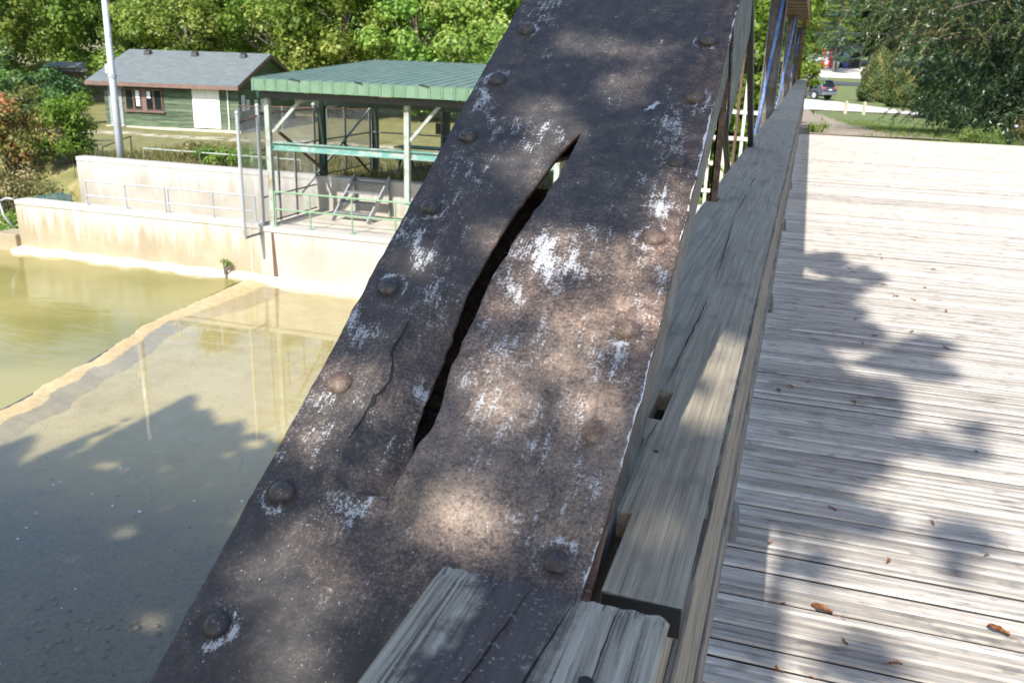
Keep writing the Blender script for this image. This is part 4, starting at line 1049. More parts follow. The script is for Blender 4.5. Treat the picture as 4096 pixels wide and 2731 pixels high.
# roof in two slopes
sl = RISE / (HD / 2)
e = -OV * sl
for s in (0, 1):
    mb = MB(); y0, y1 = (-OV, HD / 2) if s == 0 else (HD + OV, HD / 2)
    z0, z1 = HH + e + 0.02, HH + RISE + 0.02
    mb.v = [(-0.55, y0, z0), (HL + 0.26, y0, z0), (HL + 0.26, y1, z1), (-0.55, y1, z1)] + [(-0.55, y0, z0 + 0.07), (HL + 0.26, y0, z0 + 0.07), (HL + 0.26, y1, z1 + 0.07), (-0.55, y1, z1 + 0.07)]
    mb.f = [(0, 3, 2, 1), (4, 5, 6, 7), (0, 1, 5, 4), (1, 2, 6, 5), (2, 3, 7, 6), (3, 0, 4, 7)]
    rf = hp(mb, 'roof_slope', M['shingle'])
    if s == 0:
        for xv in (0.75, 3.2, 5.7):
            t = 0.86; y = y0 + (y1 - y0) * t; z = z0 + (z1 - z0) * t + 0.07
            v = MB(); v.prism([(y - 0.16, z - 0.06), (y + 0.12, z + 0.06), (y + 0.10, z + 0.20), (y - 0.12, z + 0.14)], 'x', xv - 0.15, xv + 0.15)
            v.build('roof_vent', M['black'], rf, bevel=0.02)
hp(MB().box(-0.57, HL + 0.28, -OV - 0.03, -OV - 0.004, HH + e - 0.10, HH + e + 0.075), 'fascia', M['trim_brown'])
for s in (-1, 1):
    mb = MB(); yc = HD / 2
    a = (HL + 0.265, yc + s * (yc + OV), HH + e - 0.03); b = (HL + 0.265, yc, HH + RISE - 0.03)
    mb.bar(a, b, 0.02, 0.15, up=(0, 0, 1)); hp(mb, 'rake_board', M['trim_brown'])
# window with four lights and papers
win = hp(MB().box(1.05, 2.93, -0.075, -0.03, 0.86, 1.86), 'window', M['trim_brown'])
MB().box(1.0, 2.98, -0.13, -0.07, 0.80, 0.87).build('sill', M['trim_brown'], win)
for k, (a, b) in enumerate(((1.11, 1.45), (1.53, 1.85), (2.13, 2.45), (2.53, 2.87))):
    MB().box(a, b, -0.082, -0.0755, 0.93, 1.80).build('pane', M['glass_dark'], win)
    fr = MB()
    for (x0, x1, z0, z1) in ((a - 0.03, a, 0.90, 1.83), (b, b + 0.03, 0.90, 1.83), (a, b, 0.90, 0.93), (a, b, 1.80, 1.83)): fr.box(x0, x1, -0.10, -0.0755, z0, z1)
    fr.build('sash', M['trim_brown'], win)
for (x0, x1, z0, z1) in ((1.60, 1.79, 1.42, 1.78), (1.61, 1.79, 1.08, 1.38), (2.16, 2.34, 1.45, 1.76)):
    MB().box(x0, x1, -0.088, -0.0825, z0, z1).build('notice', M['paper'], win)
# grey door, white shutter panel, step, light, downpipe
d = hp(MB().box(0.22, 0.88, -0.06, -0.03, 0.16, 2.05), 'door', M['door_grey']); MB().box(0.80, 0.84, -0.09, -0.06, 1.05, 1.12).build('handle', M['galv'], d)
MB().box(0.15, 0.95, -0.16, -0.035, 0.12, 0.158).build('threshold', M['conc_foot'], d)
w = hp(MB().box(4.40, 5.72, -0.075, -0.033, 0.20, 1.98), 'shutter', M['white']); w['label'] = 'large plain white door panel'
MB().box(4.38, 5.74, -0.085, -0.032, 1.985, 2.05).build('header', M['trim_brown'], w)
MB().box(5.065, 5.072, -0.079, -0.0755, 0.2, 1.98).build('seam', M['ink'], w)
hp(MB().tube([(6.12, -0.055, 0.05), (6.12, -0.055, HH - 0.08)], 0.03, 8), 'downpipe', M['white'])
hp(MB().box(0.78, 1.08, -0.20, -0.03, 1.84, 2.02), 'flood_light', M['galv_dark'], bevel=0.02)
hp(MB().box(-0.55, 1.1, -1.15, -0.16, -0.25, 0.06), 'step', M['conc_floor'])
# notices on the shaded gable end
for (y0, y1, z0, z1, n) in ((0.25, 0.62, 1.0, 1.72, 5), (0.80, 1.10, 1.02, 1.50, 3), (1.70, 2.05, 0.75, 1.45, 2), (2.45, 3.10, 0.86, 1.44, 2)):
    s = hp(MB().box(HL + 0.035, HL + 0.045, y0, y1, z0, z1), 'notice_board', M['paper'])
    for k in range(n):
        zc = z1 - 0.10 - k * (z1 - z0 - 0.15) / max(1, n)
        MB().box(HL + 0.0455, HL + 0.048, y0 + 0.05, y1 - 0.06, zc - 0.03, zc).build('text_line', M['ink'], s)

# ------------------------------------------------------------------ tall pole
pole = empty('tall_pole', (-19.3, 21.95, -2.0)); tag(pole, 'tall pale steel pole standing behind the upper wall', 'pole')
MB().tube([(0, 0, -0.2), (0, 0, 2.6), (0, 0, 5.0)], [0.115, 0.10, 0.07], 12).build('shaft', M['pole'], pole, smooth=True)
MB().tube([(0, 0, 2.48), (0, 0, 2.58)], 0.125, 12).build('collar', M['galv'], pole)
MB().box(-0.18, -0.10, -0.06, 0.06, 2.60, 2.86).build('junction_box', M['pole'], pole)

# ------------------------------------------------------------------ handrails on the walls
def rail_run(name, label, cat, pts, z0, ztop, zmid, mat, r=0.022, group=None):
    o = empty(name, (pts[0][0], pts[0][1], z0)); tag(o, label, cat, group); B = Vector(o.location)
    for (x, y) in pts:
        MB().tube([Vector((x, y, z0)) - B, Vector((x, y, ztop)) - B], r, 8).build('post', mat, o)
        MB().box(x - 0.06 - B.x, x + 0.06 - B.x, y - 0.05 - B.y, y + 0.05 - B.y, 0.0, 0.012).build('base_plate', mat, o)
    for z in [ztop] + zmid:
        MB().tube([Vector((pts[0][0], pts[0][1], z)) - B, Vector((pts[-1][0], pts[-1][1], z)) - B], r, 8).build('rail', mat, o)
    return o
rail_run('handrail', 'grey handrail at the far end of the lower wall', 'handrail', [(-17.75, 18.78), (-16.5, 18.78), (-15.28, 18.78)], -2.62, -2.0, [-2.38], M['galv'])
rail_run('handrail', 'grey handrail next to the chain-link gate on the lower wall', 'handrail', [(-15.18, 18.78), (-13.85, 18.78), (-12.62, 18.78)], -2.62, -2.0, [-2.38], M['galv'])
rail_run('handrail', 'green handrail along the open edge of the shelter platform', 'handrail', [(-11.95, 18.62), (-11.0, 18.62), (-9.88, 18.62), (-8.76, 18.62), (-7.6, 18.62), (-6.4, 18.62), (-5.2, 18.62)], -2.66, -1.82, [-2.24], M['green_rail'])
rail_run('handrail', 'low green pipe rail in the weeds behind the upper wall', 'handrail', [(-19.0, 22.6), (-17.0, 22.6), (-15.2, 22.6), (-13.6, 22.6)], -2.1, -1.58, [], M['green_pale'], 0.02)
rail_run('handrail', 'dark pipe rail running back from the pole', 'handrail', [(-19.9, 21.9), (-21.5, 25.0)], -2.1, -1.55, [], M['green_dark'], 0.02)
MB_l = MB().tube([(-20.15, 18.55, -3.4), (-20.35, 18.5, -3.1), (-20.42, 18.5, -2.85), (-20.38, 18.5, -2.68), (-20.15, 18.5, -2.6), (-19.93, 18.5, -2.62)], 0.03, 8)
tag(MB_l.build('ladder_handle', M['galv'], smooth=True), 'curved steel grab handle at the end of the lower wall', 'handle')
g = empty('grating', (-20.85, 20.3, -3.05)); tag(g, 'teal metal grating between the lower and upper wall ends', 'grating')
for k in range(7):
    MB().box(-0.05 + k * 0.08, -0.02 + k * 0.08, -0.6, 0.7, 0.0, 0.20).build('grating_bar', M['teal'], g)
MB().box(-0.1, 0.5, -0.65, -0.6, 0.0, 0.22).build('frame', M['teal'], g)

# ------------------------------------------------------------------ chain-link fence beside the shelter
def wire_mesh(p0, p1, z0, z1, mat, parent, B, sp=0.075, r=0.0036):
    p0 = Vector(p0); p1 = Vector(p1); L = (p1 - p0).length; H = z1 - z0; d = (p1 - p0) / L
    mb = MB()
    def seg(a, b):
        A = p0 + d * a[0]; C = p0 + d * b[0]
        mb.tube([Vector((A.x, A.y, z0 + a[1])) - B, Vector((C.x, C.y, z0 + b[1])) - B], r, 3, False)
    c = -H
    while c < L:
        a = max(c, 0); b = min(c + H, L)
        if b > a:
            seg((a, a - c), (b, b - c))
            seg((a, H - (a - c)), (b, H - (b - c)))
        c += sp
    o = mb.build('wire_mesh', mat, parent, fix=False); o['kind'] = 'stuff'
    return o
fence = empty('chain_link_fence', (-12.3, 18.6, -2.69)); tag(fence, 'chain-link fence running back from the river past the shelter', 'fence'); FB_ = Vector(fence.location)
def ftube(a, b, r, mat, name): return MB().tube([Vector(a) - FB_, Vector(b) - FB_], r, 8).build(name, mat, fence)
posts = [(17.80, -2.86, 0.02), (18.62, -2.66, 0.14), (21.2, -1.8, 0.05), (22.9, -2.0, 0.0), (24.42, -2.1, 0.0)]
for k, (y, a, b) in enumerate(posts):
    ftube((-12.3, y, a), (-12.3, y, b), 0.042 if k < 2 else 0.035, M['galv'] if k < 2 else M['galv_dark'], 'fence_post')
    o = MB(); o.v = [tuple(Vector(v) * 0.06 + Vector((-12.3, y, b + 0.03)) - FB_) for v in ico_v]; o.f = [tuple(f) for f in ico_f]; o.build('post_cap', M['galv'], fence, smooth=True)
ftube((-12.3, 17.80, -2.84), (-12.3, 18.62, -2.84), 0.03, M['galv_dark'], 'bottom_rail')
ftube((-12.3, 17.80, -0.18), (-12.3, 18.62, -0.05), 0.022, M['rust_edge'], 'top_rail')
ftube((-12.3, 18.62, -0.02), (-12.3, 21.2, -0.02), 0.022, M['rust_edge'], 'top_rail')
ftube((-12.3, 21.2, -0.02), (-12.3, 24.42, -0.04), 0.022, M['galv_dark'], 'top_rail')
for (ya, yb, z) in ((18.62, 21.2, -0.86), (21.2, 24.42, -0.86), (21.2, 24.42, -1.78), (18.62, 21.2, -2.0), (18.62, 21.2, -2.62)):
    ftube((-12.3, ya, z), (-12.3, yb, z), 0.02, M['galv_dark'], 'mid_rail')
for y in (19.4, 20.2):
    ftube((-12.3, y, -2.66), (-12.3, y, -0.86), 0.03, M['galv_dark'], 'gate_post')
wire_mesh((-12.3, 17.80), (-12.3, 18.62), -2.82, -0.15, M['wire_pale'], fence, FB_)
wire_mesh((-12.3, 18.62), (-12.3, 21.2), -2.6, -0.05, M['wire_pale'], fence, FB_)
wire_mesh((-12.3, 21.2), (-12.3, 24.42), -1.8, -0.05, M['wire'], fence, FB_)
f2 = empty('chain_link_fence', (-12.3, 24.45, -2.1)); tag(f2, 'rear chain-link fence across the back of the shelter', 'fence'); FB2 = Vector(f2.location)
for x in (-12.3, -10.0, -7.6, -5.2):
    MB().tube([Vector((x, 24.45, -2.15)) - FB2, Vector((x, 24.45, 0.0)) - FB2], 0.03, 8).build('fence_post', M['galv_dark'], f2)
for z in (-0.02, -0.85, -2.0):
    MB().tube([Vector((-12.3, 24.45, z)) - FB2, Vector((-5.2, 24.45, z)) - FB2], 0.02, 8).build('fence_rail', M['galv_dark'], f2)
wire_mesh((-12.3, 24.45), (-5.2, 24.45), -2.0, -0.05, M['wire_pale'], f2, FB2, 0.085, 0.002)
f3 = empty('chain_link_fence', (-15.5, 33.0, -2.4)); tag(f3, 'dark chain-link fence standing by the gable end of the hut', 'fence'); FB3 = Vector(f3.location)
A3, C3 = (-22.9, 33.2), (-17.6, 35.2)
for t in (0, 0.33, 0.66, 1):
    x, y = A3[0] + (C3[0] - A3[0]) * t, A3[1] + (C3[1] - A3[1]) * t
    MB().tube([Vector((x, y, -2.5)) - FB3, Vector((x, y, -0.95)) - FB3], 0.03, 8).build('fence_post', M['galv_dark'], f3)
MB().tube([Vector((*A3, -1.0)) - FB3, Vector((*C3, -1.0)) - FB3], 0.025, 8).build('top_rail', M['rust_edge'], f3)
wire_mesh(A3, C3, -2.4, -1.0, M['wire_pale'], f3, FB3, 0.10, 0.004)

# ------------------------------------------------------------------ open green shelter
SH = empty('shelter', (-12.1, 18.7, -2.69)); tag(SH, 'open steel shelter with a green sheet metal roof on the river platform', 'shelter'); SB = Vector(SH.location)
def sbox(name, mat, *a, **k):
    x0, x1, y0, y1, z0, z1 = a
    return MB().box(x0 - SB.x, x1 - SB.x, y0 - SB.y, y1 - SB.y, z0 - SB.z, z1 - SB.z).build(name, mat, SH, **k)
def sbar(name, mat, p, q, w, h): return MB().bar(Vector(p) - SB, Vector(q) - SB, w, h).build(name, mat, SH)
SX1 = -4.9
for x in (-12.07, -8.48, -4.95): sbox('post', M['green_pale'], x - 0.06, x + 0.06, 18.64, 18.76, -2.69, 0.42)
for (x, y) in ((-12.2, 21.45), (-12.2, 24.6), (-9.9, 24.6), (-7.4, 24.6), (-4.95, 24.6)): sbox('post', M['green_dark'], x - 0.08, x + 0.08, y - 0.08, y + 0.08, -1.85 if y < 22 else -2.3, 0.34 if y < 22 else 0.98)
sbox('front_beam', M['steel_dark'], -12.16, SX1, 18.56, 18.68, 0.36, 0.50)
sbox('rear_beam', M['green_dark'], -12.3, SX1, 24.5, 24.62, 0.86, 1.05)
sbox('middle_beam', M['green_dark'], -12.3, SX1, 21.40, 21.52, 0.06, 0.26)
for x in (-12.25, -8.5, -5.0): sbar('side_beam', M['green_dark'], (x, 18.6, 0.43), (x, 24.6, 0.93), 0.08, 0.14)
# hoist beam: an I section across the front posts
for (z0, z1, d) in ((-0.68, -0.655, 0.07), (-0.82, -0.68, 0.012), (-0.845, -0.82, 0.07)): sbox('hoist_beam', M['teal'], -12.0, SX1, 18.78 - d, 18.78 + d, z0, z1)
sbar('brace', M['green_pale'], (-11.96, 18.72, -0.42), (-11.15, 18.72, 0.38), 0.07, 0.07)
sbar('brace', M['rust_edge'], (-11.98, 19.0, -0.45), (-12.2, 21.4, -1.6), 0.06, 0.06)
sbar('brace', M['green_pale'], (-12.35, 20.4, -2.2), (-12.25, 24.5, -0.1), 0.05, 0.05)
sbar('brace', M['steel_dark'], (-12.2, 22.6, -1.0), (-12.2, 24.4, -2.15), 0.05, 0.05)
sbar('brace', M['green_pale'], (-8.42, 18.72, -0.42), (-7.7, 18.72, 0.38), 0.07, 0.07)
# roof of separate sheets with raised ribs, and a ribbed fascia
ra = math.atan2(0.40, 6.4)
npan = 25; pw_ = 7.3 / npan
for k in range(npan):
    x0 = -12.17 + k * pw_
    mb = MB()
    prof = [(x0, 0), (x0 + 0.02, 0.028), (x0 + 0.045, 0.028), (x0 + 0.065, 0.004), (x0 + pw_ * 0.5, 0.008), (x0 + pw_ - 0.004, 0.003), (x0 + pw_ - 0.004, -0.012), (x0, -0.012)]
    n = len(prof); ya, za, yb, zb = 18.28, 0.80, 24.75, 1.19
    mb.v = [(x - SB.x, ya - SB.y, za + z - SB.z) for x, z in prof] + [(x - SB.x, yb - SB.y, zb + z - SB.z) for x, z in prof]
    mb.f = [tuple(range(n)), tuple(range(n, 2 * n))[::-1]] + [(i, n + i, n + (i + 1) % n, (i + 1) % n) for i in range(n)]
    mb.build('roof_sheet', M['roof_green'], SH)
    mb = MB(); prof = [(x0, 18.26), (x0 + 0.02, 18.238), (x0 + 0.05, 18.238), (x0 + 0.07, 18.26), (x0 + pw_ - 0.003, 18.26), (x0 + pw_ - 0.003, 18.272), (x0, 18.272)]
    mb.prism([(a - SB.x, b - SB.y) for a, b in prof], 'z', 0.54 - SB.z, 0.79 - SB.z); mb.build('fascia_sheet', M['fascia_green'], SH)
sbox('side_fascia', M['fascia_green'], -12.19, -12.175, 18.27, 24.7, 0.52, 0.79)
for (x, w) in ((-11.2, 0.30), (-9.55, 0.2), (-8.0, 0.25), (-6.7, 0.2)):
    sbar('roof_twig', M['steel_dark'], (x, 18.25, 0.83), (x + w, 18.22, 0.80), 0.02, 0.02)

# steps up over the upper wall
ST = empty('steps', (-10.6, 20.1, -2.69)); tag(ST, 'short grey metal steps climbing to the upper wall', 'steps')
for x in (-0.55, 0.45):
    MB().bar((x, -0.15, 0.02), (x, 1.15, 0.98), 0.04, 0.16).build('stringer', M['galv'], ST)
    MB().bar((x, 1.12, 0.0), (x, 1.12, 0.95), 0.04, 0.04).build('leg', M['galv_dark'], ST)
for k in range(4):
    MB().box(-0.53, 0.43, -0.02 + k * 0.29, 0.22 + k * 0.29, 0.20 + k * 0.215, 0.235 + k * 0.215).build('tread', M['galv_dark'], ST)
# picnic table behind the fence
PT = empty('picnic_table', (-11.2, 26.0, -2.18)); PT.location.z = gzf(-11.2, 26.0); tag(PT, 'dark green picnic table on the grass behind the shelter', 'picnic table')
for k in range(5): MB().box(-0.9, 0.9, -0.36 + k * 0.145, -0.225 + k * 0.145, 0.70, 0.74).build('table_board', M['green_dark'], PT)
for s in (-1, 1):
    for k in range(2): MB().box(-0.9, 0.9, s * 0.62 - 0.13 + k * 0.135, s * 0.62 - 0.005 + k * 0.135, 0.42, 0.46).build('seat_board', M['green_dark'], PT)
    for x in (-0.65, 0.65): MB().bar((x, s * 0.15, 0.70), (x, s * 0.60, 0.0), 0.05, 0.09).build('leg', M['green_dark'], PT)
for x in (-0.65, 0.65): MB().box(x - 0.025, x + 0.025, -0.72, 0.72, 0.36, 0.42).build('crossbar', M['green_dark'], PT)
sg = MB().box(-10.62, -10.18, 25.48, 25.50, -0.9, -0.58).build('dark_sign', M['steel_dark']); MB().box(-10.42, -10.38, 25.505, 25.54, gzf(-10.4, 25.5) - 0.1, -0.6).build('sign_post', M['galv_dark'], sg)
tag(sg, 'small blank dark square sign on a post behind the shelter', 'sign')

# ------------------------------------------------------------------ white trellis by the bridge
TR = empty('trellis', (-1.62, 21.8, 0.0)); TR.location.z = -1.2; tag(TR, 'white wooden trellis frame among vines beside the bridge', 'trellis')
M['trellis'] = flat('grey_white_paint', (0.55, 0.54, 0.50), 0.7, 0.1, 4)
for x in (-0.45, -0.1, 0.28, 0.62): MB().box(x - 0.035, x + 0.035, -0.03, 0.03, -0.9, 2.3).build('trellis_post', M['trellis'], TR)
for z in (-0.3, 0.35, 0.95, 1.55): MB().box(-0.62, 0.8, -0.05, -0.031, z, z + 0.09).build('trellis_rail', M['trellis'], TR)
o = MB().tube([(-1.50, 21.70, -1.9), (-1.48, 21.70, 2.2)], 0.035, 8).build('rusty_pipe', M['rust_edge']); tag(o, 'thin rusty upright pipe in front of the trellis', 'pipe')

# small background structures seen through the trees behind the hut
sb_ = empty('shed', (-49.5, 48.5, -2.6)); tag(sb_, 'grey shed half hidden by trees beyond the hut', 'shed')
MB().box(0, 7.0, 0, 4, 0, 2.2).build('wall', M['post_wood'], sb_); MB().prism([(-0.3, 2.0), (4.3, 2.0), (2, 2.5)], 'x', -0.3, 7.3).build('roof', M['galv_dark'], sb_)
tp = MB().prism([(-40.2, -0.15), (-38.7, 0.25), (-38.6, 0.5), (-39.3, 0.55), (-40.1, 0.2)], 'y', 45.0, 45.8).build('tarpaulin', flat('blue_tarp', (0.10, 0.25, 0.75), 0.5, 0.2, 3)); tag(tp, 'bright blue tarpaulin bundle behind the hut roof', 'tarpaulin')
pl_ = MB().box(-40.4, -38.0, 45.2, 47.5, -2.6, -0.16).build('crate_stack', M['post_wood']); tag(pl_, 'weathered crate stack under the blue tarpaulin', 'crates')

# ------------------------------------------------------------------ foliage
def unit(a): return a / np.maximum(np.linalg.norm(a, axis=1, keepdims=True), 1e-9)
def leaf_quads(c, nrm, L, W, along=None, r=rng):
    """pointed leaves: (N,3) centres and normals -> vertices and quads"""
    N = len(c); nrm = unit(nrm)
    a = unit(along + r.normal(0, 0.25, (N, 3))) if along is not None else r.normal(0, 1, (N, 3))
    t = unit(a - nrm * np.sum(a * nrm, 1, keepdims=True)); b = np.cross(nrm, t)
    L = np.broadcast_to(np.asarray(L, float), (N,))[:, None] * r.uniform(0.65, 1.25, (N, 1)); W = np.broadcast_to(np.asarray(W, float), (N,))[:, None] * r.uniform(0.7, 1.2, (N, 1))
    sag = nrm * (L * 0.12)
    v = np.stack([c - t * L * 0.5 - sag, c - t * L * 0.05 + b * W * 0.5, c + t * L * 0.5 - sag, c - t * L * 0.05 - b * W * 0.5], 1).reshape(-1, 3)
    return v, np.arange(4 * N).reshape(N, 4)
def clump_leaves(centres, radii, n_each, r, squash=0.75):
    N = len(centres); k = np.repeat(np.arange(N), n_each)
    d = unit(r.normal(0, 1, (len(k), 3))); rad = r.random((len(k), 1)) ** 0.45
    off = d * rad * radii[k][:, None]; off[:, 2] *= squash
    nr = unit(d + r.normal(0, 0.42, d.shape) + np.array([0, 0, 0.3]) + 0.45 * np.array(SUN))
    return centres[k] + off, nr, k
def limb(mb, a, b, r0, r1, r, n=4, bend=0.12):
    a = np.array(a, float); b = np.array(b, float); L = np.linalg.norm(b - a)
    pts = [a + (b - a) * t + (r.normal(0, bend * L * 0.25, 3) if 0 < t < 1 else 0) for t in np.linspace(0, 1, n)]
    mb.tube(pts, list(np.linspace(r0, r1, n)), 6, False)
def make_tree_meshes(seed, H=10.0, R=3.6, z_low=0.8, n_cl=70, n_leaf=150, Ls=0.24, Ws=0.17, clr=(0.75, 1.25)):
    """returns (trunk MB, vertices, faces, tone) in local coordinates, base at the origin"""
    r = np.random.default_rng(seed)
    c = []
    while len(c) < n_cl:
        p = r.uniform(-1, 1, 3); q = np.linalg.norm(p)
        if q > 1 or q < 0.35: continue
        z = z_low + (p[2] * 0.5 + 0.5) * (H - z_low)
        prof = 0.55 + 0.45 * math.sin(math.pi * min(1, max(0, (z - z_low) / (H - z_low))) ** 0.8)
        c.append((p[0] * R * prof * r.uniform(0.8, 1.12), p[1] * R * prof * r.uniform(0.8, 1.12), z))
    c = np.array(c); rad = r.uniform(*clr, n_cl)
    pc, nr, k = clump_leaves(c, rad, n_leaf, r)
    fs = r.uniform(0.65, 1.35, n_cl)[k]
    v, f = leaf_quads(pc, nr, Ls * fs, Ws * fs, r=r)
    tone = np.clip(0.53 + r.normal(0, 0.13, len(pc)) + r.normal(0, 0.14, n_cl)[k], 0, 1)
    mb = MB(); top = (r.normal(0, 0.3), r.normal(0, 0.3), H * 0.82)
    mb.tube([(0, 0, -0.6), (0.05, 0, H * 0.15), (top[0] * 0.5, top[1] * 0.5, H * 0.45), top], [0.22, 0.17, 0.12, 0.03], 8, False)
    for i in r.permutation(n_cl)[:26]:
        h = min(0.75 * H, max(0.1 * H, c[i][2] * 0.6)); limb(mb, (top[0] * h / H, top[1] * h / H, h), c[i], 0.06, 0.012, r)
    return mb, v, f, tone
GREENS = [(0.0, (0.055, 0.125, 0.02)), (0.35, (0.135, 0.24, 0.038)), (0.6, (0.225, 0.34, 0.06)), (0.85, (0.33, 0.43, 0.09)), (1.0, (0.44, 0.48, 0.14))]
M['leaf_far'] = leaf('mixed_green_leaves', GREENS, 0.5, 0.45, 0.05)
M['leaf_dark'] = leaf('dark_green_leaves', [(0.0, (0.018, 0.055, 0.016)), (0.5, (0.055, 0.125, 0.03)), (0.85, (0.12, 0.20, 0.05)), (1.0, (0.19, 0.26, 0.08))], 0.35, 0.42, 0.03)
M['leaf_lime'] = leaf('bright_vine_leaves', [(0.0, (0.07, 0.14, 0.012)), (0.5, (0.15, 0.27, 0.025)), (1.0, (0.30, 0.40, 0.06))], 0.5, 0.45, 0.02)
M['leaf_orange'] = leaf('turning_leaves', [(0.0, (0.07, 0.10, 0.02)), (0.30, (0.24, 0.25, 0.06)), (0.55, (0.42, 0.32, 0.10)), (0.75, (0.58, 0.30, 0.12)), (1.0, (0.68, 0.32, 0.18))], 0.4, 0.5, 0.02)
M['leaf_olive'] = leaf('olive_weeds', [(0.0, (0.06, 0.08, 0.02)), (0.5, (0.17, 0.17, 0.055)), (0.8, (0.30, 0.25, 0.11)), (1.0, (0.40, 0.33, 0.18))], 0.35, 0.6, 0.02)
M['leaf_willow'] = leaf('willow_leaves', [(0.0, (0.014, 0.034, 0.012)), (0.45, (0.045, 0.085, 0.028)), (0.75, (0.12, 0.165, 0.06)), (0.9, (0.24, 0.24, 0.10)), (1.0, (0.34, 0.34, 0.20))], 0.3, 0.35, 0.0, 0.6)
M['leaf_cedar'] = leaf('cedar_sprays', [(0.0, (0.035, 0.065, 0.02)), (0.5, (0.11, 0.16, 0.04)), (0.8, (0.24, 0.25, 0.07)), (1.0, (0.36, 0.28, 0.14))], 0.3, 0.55, 0.0)
M['leaf_spruce'] = leaf('spruce_needles', [(0.0, (0.02, 0.05, 0.03)), (0.5, (0.06, 0.11, 0.06)), (1.0, (0.15, 0.21, 0.13))], 0.2, 0.6, 0.03)

protos = []
for s in range(6):
    mb, v, f, tone = make_tree_meshes(100 + s, H=[10, 11, 9.5, 12, 10.5, 9][s], R=[3.6, 3.9, 3.4, 4.0, 3.7, 3.5][s], n_cl=96, n_leaf=190)
    protos.append((mb, v, f, tone))
tree_cache = {}
def place_tree(kind, x, y, sc, rz, label, group='trees along the far bank', mat='leaf_far', tone_shift=0.0):
    t = empty('tree', (x, y, gzf(x, y) - 0.05), rz); t.scale = (sc, sc, sc)
    tag(t, label, 'tree', group)
    key = (kind, mat, tone_shift)
    if key not in tree_cache:
        mb, v, f, tone = protos[kind]
        a = mb.build('trunk', M['bark'], t, smooth=True, fix=False)
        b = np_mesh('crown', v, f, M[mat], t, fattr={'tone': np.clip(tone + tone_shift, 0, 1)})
        tree_cache[key] = (a, b)
    else:
        for o in tree_cache[key]: dup(o, parent=t)
    return t
T = place_tree
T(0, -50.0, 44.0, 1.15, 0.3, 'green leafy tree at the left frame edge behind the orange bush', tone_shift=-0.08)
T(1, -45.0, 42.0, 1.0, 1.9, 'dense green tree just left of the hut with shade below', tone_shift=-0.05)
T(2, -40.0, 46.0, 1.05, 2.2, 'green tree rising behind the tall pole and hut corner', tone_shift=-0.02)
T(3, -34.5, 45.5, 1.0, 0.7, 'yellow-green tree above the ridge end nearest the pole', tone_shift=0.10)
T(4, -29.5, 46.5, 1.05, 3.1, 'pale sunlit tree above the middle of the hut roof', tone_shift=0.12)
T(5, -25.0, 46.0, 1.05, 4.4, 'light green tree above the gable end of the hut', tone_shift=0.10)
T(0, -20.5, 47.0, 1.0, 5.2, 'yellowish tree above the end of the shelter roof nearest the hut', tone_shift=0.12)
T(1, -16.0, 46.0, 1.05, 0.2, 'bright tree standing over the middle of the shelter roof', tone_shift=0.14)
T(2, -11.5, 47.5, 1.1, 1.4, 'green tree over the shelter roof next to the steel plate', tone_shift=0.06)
T(3, -7.0, 46.5, 1.0, 2.7, 'tree hidden mostly by the rusty end post', tone_shift=0.05)
for k, (x, y, lab) in enumerate(((-66, 58, 'far tree filling the gap at the left frame edge'), (-57.5, 60, 'far tree behind the dark tree near the left edge'), (-49.5, 61, 'far tree behind the grey shed'), (-42, 60, 'far tree behind the blue tarpaulin'), (-34.5, 62, 'far tree behind the hut near the pole'), (-27.5, 61, 'far tree behind the hut ridge middle'), (-20.5, 62, 'far tree behind the gap between hut and shelter'), (-13.5, 61, 'far tree behind the shelter roof middle'), (-6.5, 62, 'far tree behind the steel end post'))):
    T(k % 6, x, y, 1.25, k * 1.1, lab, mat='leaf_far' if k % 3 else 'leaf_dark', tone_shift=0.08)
T(4, -2.6, 33.0, 0.8, 0.4, 'bright green tree seen between the end post and the truss verticals', mat='leaf_lime')
T(5, -5.0, 38.0, 0.9, 2.0, 'green tree behind the trellis beyond the end post', mat='leaf_lime', tone_shift=-0.1)
T(2, -8.8, 31.0, 0.62, 2.0, 'tree with a pale trunk behind the rear fence', tone_shift=0.1)

# shrubs
def shrub(name, x, y, H, R, seed, label, mat, n_cl=26, n_leaf=150, Ls=0.14, Ws=0.09, z=None, group=None, cat='shrub', tone=None, clr=(0.35, 0.6), along=None):
    r = np.random.default_rng(seed)
    t = empty(name, (x, y, gzf(x, y) - 0.05 if z is None else z)); tag(t, label, cat, group)
    p = unit(r.normal(0, 1, (n_cl, 3))) * r.random((n_cl, 1)) ** 0.5
    c = np.stack([p[:, 0] * R, p[:, 1] * R, (p[:, 2] * 0.5 + 0.52) * H], 1)
    pc, nr, k = clump_leaves(c, r.uniform(*clr, n_cl), n_leaf, r)
    pc[:, 2] = np.maximum(pc[:, 2], 0.02)
    v, f = leaf_quads(pc, nr, Ls, Ws, along=None if along is None else np.tile(along, (len(pc), 1)), r=r)
    tn = np.clip(0.5 + r.normal(0, 0.15, len(pc)) + r.normal(0, 0.16, n_cl)[k], 0, 1) if tone is None else np.clip(tone(pc, k, r), 0, 1)
    mb = MB()
    for i in range(min(n_cl, 14)): limb(mb, (r.normal(0, 0.08), r.normal(0, 0.08), -0.1), c[i], 0.028, 0.006, r)
    mb.build('stems', M['bark'], t, smooth=True, fix=False)
    np_mesh('foliage', v, f, M[mat], t, fattr={'tone': tn})
    return t
def otone(pc, k, r): return 0.30 + r.normal(0, 0.16, len(pc)) + (r.normal(0.0, 0.20, 200)[k])
shrub('orange_shrub', -23.2, 21.8, 3.0, 1.3, 1, 'tall shrub turning orange and red at the left edge', 'leaf_orange', 34, 170, 0.13, 0.08, tone=otone)
